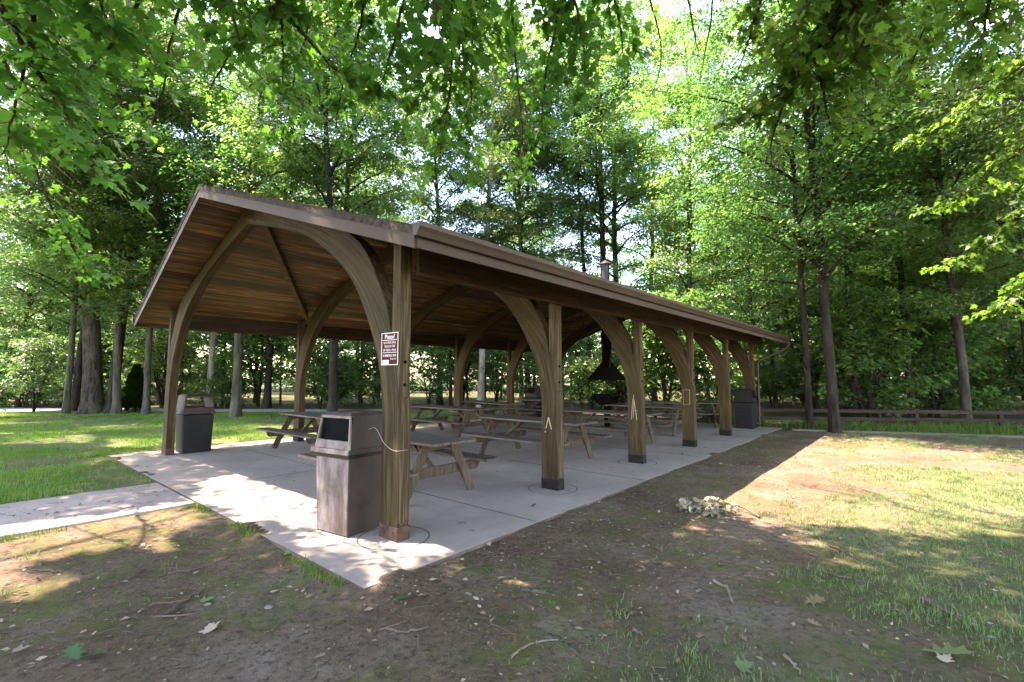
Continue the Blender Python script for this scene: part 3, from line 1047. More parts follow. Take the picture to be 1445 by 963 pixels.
b = B(); b.lathe([(0.60, 1.50), (0.615, 1.50), (0.615, 1.535), (0.165, 2.07), (0.15, 2.07), (0.60, 1.53)], 32)
b.build('hood', M['steel'], h_, 0, True)
b = B(); b.tube([(0, 0, 2.05), (0, 0, 3.2), (0, 0, 4.25)], 0.148, 24)
b.build('flue_pipe', M['steel'], h_, 0, True)
b = B(); b.tube([(0, 0, 4.0), (0, 0, 4.5), (0, 0, 5.22)], 0.135, 24)
cap = b.build('chimney', M['flue'], h_, 0, True)
b = B(); b.lathe([(0.0, 5.40), (0.20, 5.27), (0.205, 5.25), (0.19, 5.25), (0.0, 5.37)], 24)
for k in range(4):
    a_ = k * PI / 2 + .4
    b.bar((0.128 * math.cos(a_), 0.128 * math.sin(a_), 5.18), (0.128 * math.cos(a_), 0.128 * math.sin(a_), 5.31), 0.02, 0.006, (math.cos(a_), math.sin(a_), 0))
b.build('rain_cap', M['flue'], cap, 0, True)
for k in range(4):
    a_ = k * PI / 2 + PI / 4
    c_, s_ = math.cos(a_), math.sin(a_)
    b = B()
    b.tube([(0.33 * c_, 0.33 * s_, 1.88), (1.0 * c_, 1.0 * s_, under(4.25 + 1.0 * s_) - 0.01)], 0.014, 6)
    b.build('hanger_rod', M['rod'], h_)

# ------------------------------------------------------------------ sign
sg = thing('rules_sign', 'maroon rules sign with white lettering screwed to the front post', 'sign', loc(0.742, 0.795, 1.72), ROT - PI / 2)
SWd, SHt = 0.285, 0.33
b = B(); b.box(-SWd / 2, SWd / 2, -0.003, 0.0, 0, SHt)
b.build('panel', M['sign'], sg)
b = B()
tk = 0.007
for x0, x1, z0, z1 in ((-SWd / 2, SWd / 2, 0, tk), (-SWd / 2, SWd / 2, SHt - tk, SHt), (-SWd / 2, -SWd / 2 + tk, tk, SHt - tk), (SWd / 2 - tk, SWd / 2, tk, SHt - tk)):
    b.box(x0, x1, -0.0062, -0.0032, z0, z1)
for zz in (0.252, 0.125):
    b.box(-0.118, 0.118, -0.005, -0.0032, zz, zz + 0.005)
b.build('border', M['white'], sg)
def text_mesh(txt, size, x, z, align='CENTER', sx=1.0):
    cu = bpy.data.curves.new('lettering', 'FONT')
    cu.body = txt
    cu.size = size
    cu.align_x = align
    cu.offset = size * 0.004
    o = bpy.data.objects.new('lettering', cu)
    COL.objects.link(o)
    bpy.context.view_layer.update()
    me = bpy.data.meshes.new_from_object(o.evaluated_get(bpy.context.evaluated_depsgraph_get()))
    bpy.data.objects.remove(o)
    vs_ = [(x + p.co.x * sx, -0.0045, z + p.co.y) for p in me.vertices]
    fs = [tuple(p.vertices) for p in me.polygons]
    bpy.data.meshes.remove(me)
    return vs_, fs
b = B()
for args in (('Please!', 0.066, 0, 0.268, 'CENTER', 0.95), ('NO STAPLES, NAILS,', 0.033, 0, 0.218, 'CENTER', 0.72), ('TACKS, OR TAPE', 0.033, 0, 0.180, 'CENTER', 0.72),
             ('ON TABLES or WALLS', 0.033, 0, 0.142, 'CENTER', 0.68), ('IN MEMORIAL PARK', 0.036, 0, 0.085, 'CENTER', 0.72), ('Thank You!', 0.024, 0.06, 0.055, 'CENTER', 0.9)):
    b.add(*text_mesh(*args), 0.5)
b.build('lettering', M['white'], sg)
b = B(); b.box(-0.115, -0.015, -0.0055, -0.0032, 0.008, 0.052)
st = b.build('sticker', M['sticker'], sg)
b = B()
for zz in (0.017, 0.027, 0.037):
    b.box(-0.10, -0.035, -0.0072, -0.0058, zz, zz + 0.004)
b.build('sticker_print', M['ink'], st)
# wire round the front post
pts = [(0.70, 1.08, 1.06), (0.725, 1.00, 1.075), (0.738, 0.93, 1.00), (0.736, 0.85, 0.93), (0.735, 0.74, 0.885), (0.735, 0.642, 0.875), (0.79, 0.634, 0.875), (0.86, 0.634, 0.872)]
b = B(); b.tube([tuple(loc(*p)) for p in crv(pts, 5)], 0.0033, 6)
wz = b.build('wire', M['wire'], None, 0, True)
tag(wz, 'pale twisted wire tied around the front post below the sign', 'wire')

# ------------------------------------------------------------------ fence
FA, FB = np.array([8.0, 15.55, 0]), np.array([21.5, 13.1, 0])
fl = np.linalg.norm(FB - FA)
fence = thing('rail_fence', 'low brown three-rail wooden fence along the edge of the wood', 'fence', FA, math.atan2(FB[1] - FA[1], FB[0] - FA[0]))
for k in range(7):
    b = B()
    x = 0.15 + k * (fl - 0.3) / 6
    b.box(x - 0.055, x + 0.055, 0.03, 0.13, -0.2, 0.61)
    b.build('fence_post', M['fence'], fence, 0.006)
for zz in (0.47, 0.225, 0.0):
    for k in range(3):
        b = B()
        x0 = 0.1 + k * (fl - 0.2) / 3
        x1 = 0.1 + (k + 1) * (fl - 0.2) / 3 - 0.01
        dz = random.uniform(-0.012, 0.012)
        b.hexa([(x0, -0.012, zz - dz), (x1, -0.012, zz + dz), (x1, 0.028, zz + dz), (x0, 0.028, zz - dz), (x0, -0.012, zz - dz + 0.105), (x1, -0.012, zz + dz + 0.105), (x1, 0.028, zz + dz + 0.105), (x0, 0.028, zz - dz + 0.105)])
        b.build('rail', M['fence'], fence, 0.005)

# ------------------------------------------------------------------ leaves and trees
def leaf_quads(P, D, size, g, tilt=0.55, wr=0.62):
    """rhombic leaves at P pointing along D, faces roughly up"""
    n = len(P)
    D = D / (np.linalg.norm(D, axis=1, keepdims=True) + 1e-9)
    up = np.array([0, 0, 1.0]) + g.normal(0, tilt, (n, 3))
    S = np.cross(D, up)
    S /= np.linalg.norm(S, axis=1, keepdims=True) + 1e-9
    Nn = np.cross(S, D)
    L = (size * g.uniform(0.7, 1.3, n))[:, None]
    Wd = L * wr * 0.5
    fold = L * g.uniform(0.02, 0.14, n)[:, None]
    a = P
    b_ = P + D * L * 0.42 + S * Wd + Nn * fold
    c = P + D * L
    d = P + D * L * 0.42 - S * Wd + Nn * fold
    V_ = np.stack([a, b_, c, d], 1).reshape(-1, 3)
    Fq = np.arange(4 * n).reshape(n, 4)
    return V_, Fq

MAPLE = np.array([(0, 0), (0.10, -0.04), (0.34, -0.02), (0.30, 0.12), (0.55, 0.36), (0.40, 0.42), (0.30, 0.40), (0.20, 0.44), (0.26, 0.70), (0.12, 0.72), (0.0, 1.0),
                  (-0.12, 0.72), (-0.26, 0.70), (-0.20, 0.44), (-0.30, 0.40), (-0.40, 0.42), (-0.55, 0.36), (-0.30, 0.12), (-0.34, -0.02), (-0.10, -0.04)])
def leaf_shape(P, D, size, g, shape=MAPLE, tilt=0.4, curl=0.12):
    n, k = len(P), len(shape)
    D = D / (np.linalg.norm(D, axis=1, keepdims=True) + 1e-9)
    up = np.array([0, 0, 1.0]) + g.normal(0, tilt, (n, 3))
    S = np.cross(D, up)
    S /= np.linalg.norm(S, axis=1, keepdims=True) + 1e-9
    Nn = np.cross(S, D)
    L = (size * g.uniform(0.62, 1.25, n))[:, None, None]
    sx = shape[:, 0][None, :, None]
    sy = shape[:, 1][None, :, None]
    cu = (curl * g.normal(1, 0.6, n))[:, None, None]
    rise = np.abs(sx) * 0.22 - cu * (sy ** 2 + sx ** 2)
    V_ = P[:, None, :] + L * (S[:, None, :] * sx + D[:, None, :] * sy + Nn[:, None, :] * rise)
    return V_.reshape(-1, 3), np.arange(n * k).reshape(n, k)

def gen_tree(seed, H, r0, cb, Rc, nl, nleaf, leaf, lean=(0, 0), droop=0.02, bushy=False, stems=1, keep=None, off=(0, 0, 0), bark='bark', lm='leaf', flare=0.5, fork=None, clump=0.42):
    g = np.random.default_rng(seed)
    tb = Tubes()
    tips, dirs, wts = [], [], []
    off = np.array(off, float)
    for st in range(stems):
        lx, ly = lean
        if stems > 1:
            a = 2 * PI * st / stems + g.random()
            lx, ly = lx + math.cos(a) * Rc * 0.45, ly + math.sin(a) * Rc * 0.45
        n = 16
        t = np.linspace(0, 1, n) ** 1.25
        wob = np.cumsum(g.normal(0, 0.012 * H, (n, 2)), 0) * 0.5 * t[:, None]
        px = lx * t ** 1.3 + wob[:, 0]
        py = ly * t ** 1.3 + wob[:, 1]
        pz = H * 0.96 * t - 0.12
        tp = np.stack([px, py, pz], 1)
        rr = r0 * (1 - t) ** 0.75 * (1 + flare * np.exp(-np.maximum(pz, 0) / (0.9 * r0 + 0.15))) + 0.008
        tb.add(tp, rr, 14 if r0 > 0.15 else 7)
        if flare and r0 > 0.2:                     # root flares
            for q in range(6):
                a = q * PI / 3 + g.random()
                e = r0 * g.uniform(1.6, 2.1)
                tb.add([(math.cos(a) * r0 * .5, math.sin(a) * r0 * .5, 0.75 * r0 + .25), (math.cos(a) * r0 * 1.15, math.sin(a) * r0 * 1.15, 0.16), (math.cos(a) * e, math.sin(a) * e, -0.06)], [r0 * .45, r0 * .30, r0 * .12], 7)
        for i in range(nl):
            s = (i + 0.5) / nl
            z = cb + (H * 0.93 - cb) * s ** 1.05
            tt = np.interp(z, pz, np.arange(n))
            base = np.array([np.interp(z, pz, px), np.interp(z, pz, py), z])
            rb = np.interp(z, pz, rr)
            az = i * 2.399 + g.uniform(-0.5, 0.5) + seed
            prof = math.sin(PI * (0.20 + 0.74 * s)) ** 0.7
            Ll = Rc * prof * g.uniform(0.75, 1.15)
            el = R(32) + R(36) * s + g.uniform(-0.28, 0.22)
            if bushy: el += R(18)
            m = 7
            pts = [base]
            d_el = el
            for q in range(m):
                stp = Ll / m
                az += g.normal(0, 0.10)
                pts.append(pts[-1] + np.array([math.cos(az) * math.cos(d_el), math.sin(az) * math.cos(d_el), math.sin(d_el)]) * stp)
                d_el -= (el + droop) / m * g.uniform(0.6, 1.3)
            pts = np.array(pts)
            rl = min(rb * 0.6, 0.012 + 0.016 * Ll)
            tb.add(pts, np.linspace(rl, 0.005, m + 1), 5)
            nsub = max(4, int(Ll * 2.6))
            for q in range(nsub):
                f = 0.22 + 0.78 * (q + g.random()) / nsub
                k = f * m
                i0 = min(int(k), m - 1)
                bp = pts[i0] + (pts[i0 + 1] - pts[i0]) * (k - i0)
                sa = az + (1 if q % 2 else -1) * g.uniform(0.5, 1.25)
                sl = Ll * g.uniform(0.18, 0.36) * (1.1 - 0.4 * f) + 0.2
                de = g.uniform(-0.35, 0.25)
                e = bp + np.array([math.cos(sa) * math.cos(de), math.sin(sa) * math.cos(de), math.sin(de)]) * sl
                md = (bp + e) / 2 + np.array([0, 0, 0.06 * sl])
                tb.add(np.array([bp, md, e]), [0.010, 0.007, 0.003], 3)
                tips.append((bp, md, e))
                dirs.append(sa)
                wts.append(sl + 0.15)
    wts = np.array(wts) / sum(wts)
    ch = g.choice(len(tips), nleaf, p=wts)
    T3 = np.array(tips)
    f = g.random(nleaf)[:, None] ** 0.7
    P = T3[ch, 0] * (1 - f) ** 2 + 2 * T3[ch, 1] * f * (1 - f) + T3[ch, 2] * f ** 2
    spread = clump if not bushy else clump * 0.7
    KC = 6                                              # sprays of leaves on each side shoot
    cen = g.normal(0, 1, (len(tips), KC, 3)) * np.array([spread, spread, spread * 0.6])
    fk = g.random((len(tips), KC))
    ck = g.integers(0, KC, nleaf)
    f = fk[ch, ck][:, None]
    P = T3[ch, 0] * (1 - f) ** 2 + 2 * T3[ch, 1] * f * (1 - f) + T3[ch, 2] * f ** 2
    off3 = g.normal(0, 1, (nleaf, 3)) * np.array([spread, spread, spread * 0.38]) * 0.48
    P = P + cen[ch, ck] * 0.8 + off3
    spread = spread * 0.48
    da = np.array(dirs)[ch] + g.normal(0, 0.9, nleaf)
    D = np.stack([np.cos(da), np.sin(da), -0.25 - 0.45 * g.random(nleaf)], 1)
    P[:, 2] -= 0.045 * (off3[:, 0] ** 2 + off3[:, 1] ** 2) / (spread ** 2) * 0.5
    P = P[P[:, 2] > 0.1] if True else P
    D = D[:len(P)]
    tint_c = g.random(len(tips))
    tint = np.clip(tint_c[ch][:len(P)] * 0.55 + g.random(len(P)) * 0.45 + (P[:, 2] / H - 0.5) * 0.15, 0, 1)
    if keep is not None:
        kk = keep(P + off, g)
        P, D, tint = P[kk], D[kk], tint[kk]
    V_, Fq = leaf_quads(P, D, leaf, g)
    crown = mesh_np('crown', V_, Fq, tint)
    crown.materials.append(M[lm])
    return tb.mesh('trunk', M[bark]), crown

def plant(name, meshes, at, rz, label, cat, group=None, sc_=1.0, bark=None, lm=None):
    r = thing(name, label, cat, at, rz, group)
    r.scale = (sc_, sc_, sc_)
    for nm, me in zip(('trunk', 'crown'), meshes):
        if me is None: continue
        o = bpy.data.objects.new(nm, me)
        link(o, r)
        mt = bark if nm == 'trunk' else lm
        if mt:
            o.material_slots[0].link = 'OBJECT'
            o.material_slots[0].material = M[mt]
    return r

# tree kinds that stand in the wood
TALL = [gen_tree(11, 23, 0.16, 4.0, 4.6, 40, 48000, 0.125),
        gen_tree(12, 26, 0.18, 5.6, 4.8, 40, 48000, 0.125, (1.2, 0.4)),
        gen_tree(13, 21, 0.13, 3.6, 4.2, 38, 44000, 0.12, (-0.8, 0.6)),
        gen_tree(14, 25, 0.17, 8.0, 4.4, 36, 44000, 0.125, (0.5, -0.8))]
MID = [gen_tree(21, 11, 0.10, 2.2, 3.0, 26, 14000, 0.115),
       gen_tree(22, 9, 0.08, 1.5, 2.8, 24, 12000, 0.115, (0.6, 0.2)),
       gen_tree(23, 13, 0.12, 3.4, 3.2, 26, 14000, 0.115, (-0.5, 0.3))]
SHRUB = [gen_tree(31, 2.6, 0.03, 0.25, 1.3, 12, 4500, 0.11, bushy=True, stems=4, flare=0, clump=0.2, bark='bark_dark'),
         gen_tree(32, 3.4, 0.035, 0.4, 1.6, 12, 5500, 0.12, bushy=True, stems=3, flare=0, clump=0.22, bark='bark_dark'),
         gen_tree(33, 1.7, 0.025, 0.15, 1.1, 10, 3800, 0.10, bushy=True, stems=4, flare=0, clump=0.18, bark='bark_dark')]
gz = lambda x, y: float(ground_z(np.array(x), np.array(y)))

# -- trees one can point at
big = gen_tree(41, 24, 0.37, 4.8, 6.0, 34, 40000, 0.125, (-1.6, 0.4), flare=0.45)
plant('oak_tree', big, (-19.3, 21.9, -0.05), 0.4, 'thick furrowed trunk with spreading roots, the stoutest tree on the left lawn edge', 'tree', None, 1.0, 'bark', 'leaf_bright')
tw = gen_tree(42, 22, 0.21, 5.0, 4.6, 30, 32000, 0.12, (1.9, 0.3))
plant('maple_tree', tw, (-18.25, 21.7, -0.05), 0.0, 'dark trunk leaning right just behind the stoutest tree', 'tree', None, 1.0, 'bark_dark', 'leaf_bright')
plant('maple_tree', TALL[2], (-19.95, 21.3, -0.05), 1.0, 'slim mossy trunk pressed against the left side of the stoutest tree', 'tree', None, 0.95, 'bark_moss')
plant('maple_tree', TALL[3], (-20.8, 22.6, -0.05), 2.2, 'black-looking trunk standing left of the stoutest tree by the pale road', 'tree', None, 0.9, 'bark_dark')
plant('maple_tree', TALL[1], (-17.6, 21.2, -0.05), 3.3, 'straight grey trunk on the right side of the leaning dark trunk', 'tree', None, 0.85, 'bark_moss')
plant('maple_tree', TALL[2], (-16.15, 21.0, -0.05), 4.0, 'thin grey tree between the small dark conifer and the left front post', 'tree', None, 1.0, 'bark_moss')
plant('beech_tree', TALL[1], (-11.55, 19.9, -0.05), 5.1, 'smooth grey trunk with flared foot seen through the left bay of the shelter', 'tree', None, 1.0, 'bark_moss', 'leaf_bright')
plant('beech_tree', TALL[3], (-8.3, 21.9, -0.05), 0.9, 'grey trunk seen under the roof above the brown trash can', 'tree', None, 0.95, 'bark_moss', 'leaf_bright')
plant('beech_tree', TALL[0], (-15.9, 25.0, -0.05), 1.9, 'slim grey trunk right behind the left front post', 'tree', None, 1.0, 'bark_pale')
plant('birch_tree', TALL[3], (-1.7, 25.5, -0.05), 1.5, 'whitish trunk between the second and third far arches', 'tree', None, 1.05, 'bark_pale')
plant('birch_tree', TALL[2], (0.55, 27.5, -0.05), 2.9, 'thin whitish leaning trunk left of the post with the carved A', 'tree', None, 1.0, 'bark_pale')
plant('beech_tree', TALL[1], (6.1, 28.4, -0.05), 0.2, 'grey trunk standing behind the barbecue grill', 'tree', None, 1.15, 'bark')
rt = gen_tree(43, 22, 0.145, 4.4, 5.6, 40, 52000, 0.12, (0.1, 0.2), flare=0.35)
plant('maple_tree', rt, (9.62, 14.25, -0.05), 0.0, 'tall straight trunk in front of the fence at the end of the shelter', 'tree', None, 1.0, 'bark_dark')
rt2 = gen_tree(44, 15, 0.095, 4.2, 3.8, 30, 26000, 0.115, (-0.4, 0.2), flare=0.3)
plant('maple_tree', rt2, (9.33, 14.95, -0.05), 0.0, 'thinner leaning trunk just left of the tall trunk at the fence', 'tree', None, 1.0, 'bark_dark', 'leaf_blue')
plant('maple_tree', TALL[2], (14.2, 16.9, -0.1), 2.0, 'dark trunk behind the middle of the fence', 'tree', None, 0.85, 'bark_dark', 'leaf_bright')
plant('maple_tree', MID[2], (12.4, 17.2, -0.1), 1.0, 'thin young tree rising left of the dark trunk behind the fence', 'tree', None, 1.0, 'bark_dark', 'leaf_bright')
plant('maple_tree', TALL[0], (14.6, 15.3, -0.1), 3.0, 'trunk close behind the fence at the right of the middle', 'tree', None, 0.8, 'bark', 'leaf_bright')
plant('maple_tree', TALL[2], (17.0, 15.6, -0.1), 5.5, 'trunk behind the fence at the right edge of the picture', 'tree', None, 0.9, 'bark', 'leaf_bright')
# tall trunks rising above the roof
plant('maple_tree', TALL[1], (-7.3, 19.4, -0.05), 2.2, 'dark tree rising above the front slope of the roof', 'tree', None, 0.9, 'bark_dark', 'leaf_bright')
tf = gen_tree(45, 27, 0.21, 9.5, 5.6, 34, 52000, 0.125, (0.4, 0.0))
plant('maple_tree', tf, (5.2, 26.5, -0.05), 0.0, 'tall double-stemmed tree rising straight above the chimney', 'tree', None, 1.0, 'bark_dark', 'leaf_bright')
tf2 = gen_tree(46, 25, 0.13, 9.0, 4.0, 28, 30000, 0.125, (-0.9, 0.0))
plant('maple_tree', tf2, (4.5, 26.9, -0.05), 0.0, 'slender stem left of the tree above the chimney', 'tree', None, 1.0, 'bark_dark', 'leaf_bright')
tf3 = gen_tree(47, 24, 0.16, 9.0, 4.4, 30, 34000, 0.125, (0.3, 0.0))
plant('maple_tree', tf3, (9.3, 31.0, -0.05), 0.0, 'pale tree against the white cloud right of the chimney', 'tree', None, 1.0, 'bark', 'leaf_bright')
plant('maple_tree', TALL[3], (1.0, 28.9, -0.05), 4.0, 'tree rising above the roof left of the cloud', 'tree', None, 1.0, 'bark_dark', 'leaf_bright')
plant('maple_tree', TALL[0], (-4.2, 27.6, -0.05), 4.4, 'forked tree rising above the middle of the roof slope', 'tree', None, 1.0, 'bark_dark', 'leaf_bright')
plant('maple_tree', TALL[1], (-13.2, 25.6, -0.05), 5.4, 'tree standing behind the roof peak', 'tree', None, 1.0, 'bark_dark', 'leaf_bright')

# -- the wood: individuals of a kind
placed = [(-19, 22), (-18, 22), (-16, 21), (-11.5, 20), (-8, 22), (-1.7, 25.5), (0.5, 27.5), (5.5, 27), (9.6, 14.3), (14, 16), (17, 15.6), (9.3, 31)]
def scatter(n, xr, yr, dmin, ok, g):
    res = []
    for _ in range(n * 60):
        if len(res) >= n: break
        x, y = g.uniform(*xr), g.uniform(*yr)
        if not ok(x, y): continue
        if all((x - a) ** 2 + (y - b_) ** 2 > dmin ** 2 for a, b_ in placed + res):
            res.append((x, y))
    placed.extend(res)
    return res
def in_view(x, y): return abs(x) < y * 1.22 + 4
def sky_gap(x, y):           # the bright opening over the right part of the roof
    a = x / y
    return 0.15 < a < 0.30
g0 = np.random.default_rng(5)
for k, (x, y) in enumerate(scatter(36, (-66, 66), (36, 64), 4.2, lambda x, y: in_view(x, y) and not (sky_gap(x, y) and y < 60) and (x < 4 or y > 21), g0)):
    side = 'left' if x < -4 else 'right'
    plant('forest_tree', TALL[k % 4], (x, y, -0.1), g0.uniform(0, 6.28), 'tall leafy tree among many in the wood beyond the ' + ('lawn on the left' if side == 'left' else 'fence on the right'), 'tree',
          'tall trees of the wood on the ' + side, g0.uniform(0.8, 1.1), ['bark', 'bark_dark', 'bark_moss'][k % 3], ['leaf', 'leaf_bright'][k % 2])
for rng_x, rng_y, cnt in (((8, 36), (18.5, 36), 16), ((-40, -6), (24.5, 36), 13)):
    for k, (x, y) in enumerate(scatter(cnt, rng_x, rng_y, 3.4, lambda x, y: in_view(x, y) and not sky_gap(x, y), g0)):
        side = 'left' if x < -4 else 'right'
        plant('forest_tree', TALL[(k * 2 + (k // 2)) % 4], (x, y, -0.1), g0.uniform(0, 6.28), 'tall leafy tree among many in the wood beyond the ' + ('lawn on the left' if side == 'left' else 'fence on the right'), 'tree',
              'tall trees of the wood on the ' + side, g0.uniform(0.6, 0.95), ['bark', 'bark_dark', 'bark_moss'][k % 3], 'leaf_bright')
for k, (x, y) in enumerate(scatter(56, (-50, 45), (17.5, 38), 2.2, lambda x, y: in_view(x, y) and (y > 25.5 if x < 3 else y > 17.0 + max(0, 6 - (x - 3)) * 1.2), g0)):
    side = 'left' if x < -4 else 'right'
    plant('sapling', MID[k % 3], (x, y, -0.1), g0.uniform(0, 6.28), 'young leafy understorey tree in the wood beyond the ' + ('lawn on the left' if side == 'left' else 'fence on the right'), 'tree',
          'young trees of the wood on the ' + side, g0.uniform(0.55, 1.05), ['bark', 'bark_dark'][k % 2], ['leaf_bright', 'leaf_bright', 'leaf'][k % 3])
for k, (x, y) in enumerate(scatter(62, (-42, 34), (16.2, 32), 1.35, lambda x, y: in_view(x, y) and (y > 24.8 if x < 3 else y > 16.2 + max(0, 6 - (x - 3)) * 1.1), g0)):
    side = 'left' if x < -4 else 'right'
    plant('shrub', SHRUB[k % 3], (x, y, -0.1), g0.uniform(0, 6.28), 'green leafy shrub in the undergrowth beyond the ' + ('lawn on the left' if side == 'left' else 'fence on the right'), 'shrub',
          'shrubs of the wood on the ' + side, g0.uniform(0.9, 1.6), None, ['leaf_bright', 'leaf', 'leaf_bright'][k % 3])
for k, (x, y) in enumerate(scatter(9, (-34, -21), (24.0, 29), 1.5, lambda x, y: in_view(x, y) and y > 24.2 - x * 0.03, g0)):
    plant('shrub', SHRUB[k % 3], (x, y, -0.1), g0.uniform(0, 6.28), 'leafy bush in the row beyond the pale road at the left', 'shrub',
          'bushes along the far side of the pale road', g0.uniform(0.9, 1.5), None, ['leaf_bright', 'leaf_bright', 'leaf_blue'][k % 3])
# shrubs one can point at
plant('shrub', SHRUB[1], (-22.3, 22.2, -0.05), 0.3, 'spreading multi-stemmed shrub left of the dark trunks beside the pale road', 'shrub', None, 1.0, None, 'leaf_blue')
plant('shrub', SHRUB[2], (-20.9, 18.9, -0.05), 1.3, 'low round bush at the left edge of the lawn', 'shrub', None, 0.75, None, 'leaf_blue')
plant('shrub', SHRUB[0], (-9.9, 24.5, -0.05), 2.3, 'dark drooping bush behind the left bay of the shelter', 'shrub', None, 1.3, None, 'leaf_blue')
plant('shrub', SHRUB[2], (-8.9, 24.0, -0.05), 4.3, 'pale sunlit bush left of the grey trunk above the brown trash can', 'shrub', None, 1.2, None, 'leaf')

# conifer
def conifer():
    g = np.random.default_rng(77)
    n = 9000
    z = g.random(n) ** 0.8 * 2.15 + 0.05
    rad = 0.46 * (1 - (z / 2.3) ** 1.6) * np.sqrt(g.random(n)) + 0.03
    a = g.uniform(0, 2 * PI, n)
    rad = rad * (0.62 + 0.75 * vnoise(a * 1.9, z * 3.1, 1.3)) * (1 + 0.12 * np.sin(z * 19 + a * 2))
    P = np.stack([rad * np.cos(a), rad * np.sin(a), z], 1)
    D = np.stack([np.cos(a), np.sin(a), g.uniform(0.2, 1.2, n)], 1)
    V_, Fq = leaf_quads(P, D, 0.10, g, 0.7, 0.45)
    me = mesh_np('crown', V_, Fq, g.random(n))
    me.materials.append(M['leaf_conifer'])
    tb = Tubes()
    tb.add([(0, 0, -0.1), (0, 0, 1.0), (0, 0, 2.0)], [0.06, 0.04, 0.01], 6)
    return tb.mesh('trunk', M['bark_dark']), me
plant('conifer', conifer(), (-17.6, 22.2, -0.05), 0, 'small dark pointed conifer between the trunks on the left', 'conifer')

# far wood, one mass
g1 = np.random.default_rng(9)
n = 150000
ang = g1.uniform(-1.05, 1.05, n)
dist = g1.uniform(58, 82, n)
FX, FY = np.sin(ang) * dist, np.cos(ang) * dist
hm = 9 + 15 * fbm(FX, FY, 0.11, 3)
gapf = np.clip((FX / FY - 0.08) / 0.05, 0, 1) * np.clip((0.40 - FX / FY) / 0.05, 0, 1)
hm = hm * (1 - 0.25 * gapf)
FZ = g1.random(n) ** 0.75 * hm
FP = np.stack([FX, FY, FZ], 1)
ke = fbm(FX * 1.0 + FZ * 0.9, FZ * 1.3 + FY * 0.2, 0.35, 3) > 0.40
FP = FP[ke]
n = len(FP)
da = g1.uniform(0, 2 * PI, n)
V_, Fq = leaf_quads(FP, np.stack([np.cos(da), np.sin(da), -0.3 + 0 * da], 1), 0.55, g1, 0.6)
dm = mesh_np('distant_woods', V_, Fq, np.clip(fbm(FP[:, 0], FP[:, 2], 0.3, 2) * 0.6 + g1.random(n) * 0.4, 0, 1))
dm.materials.append(M['leaf_bright'])
o = link(bpy.data.objects.new('distant_woods', dm))
tag(o, 'far mass of green woodland foliage closing the view behind the trees', 'woods', None, 'stuff')

# -- trees overhead, trunks out of view, crowns cut to set shade and sun patches
OVER = [(-10.5, 2.4, 19, 7.0, 8.0, 51), (-4.4, 0.7, 19, 7.6, 8.4, 52), (1.4, -0.9, 19, 7.8, 8.4, 53), (6.2, 1.4, 19, 7.4, 7.6, 54), (-14.8, 7.6, 20, 6.4, 6.8, 55),
        (14.6, 8.2, 18, 4.2, 6.8, 56), (-20.5, 14.0, 21, 6.5, 6.4, 57), (19.5, 12.5, 19, 4.2, 6.0, 58)]
OL = ['tree behind the camera on the left whose crown hangs over the worn earth', 'tree behind the camera with a crown shading the slab corner', 'tree behind the camera whose crown shades the mossy earth',
      'tree right of the camera whose crown shades the thin grass', 'tree left of the path whose crown hangs in over the lawn', 'tree right of the sunlit patch with leafy layers hanging into the picture',
      'tree left of the lawn with layered leaves hanging in by the road', 'tree at the right end of the fence with layered leaves']
for (x, y, H, cb, Rc, sd_), lb in zip(OVER, OL):
    ms = gen_tree(sd_, H, 0.24, cb, Rc, 40, 48000 if sd_ < 55 else 60000, 0.17 if sd_ < 55 else 0.125, (0.3, 0.2), keep=keep_leaf, off=(x, y, 0), droop=0.25, clump=0.5 if sd_ < 55 else 0.34)
    plant('maple_tree', ms, (x, y, -0.05), 0.0, lb, 'tree', None, 1.0, 'bark', 'leaf_blue' if sd_ in (56, 58) else 'leaf')  # overhead trees, crowns cut to set shade and sun patches

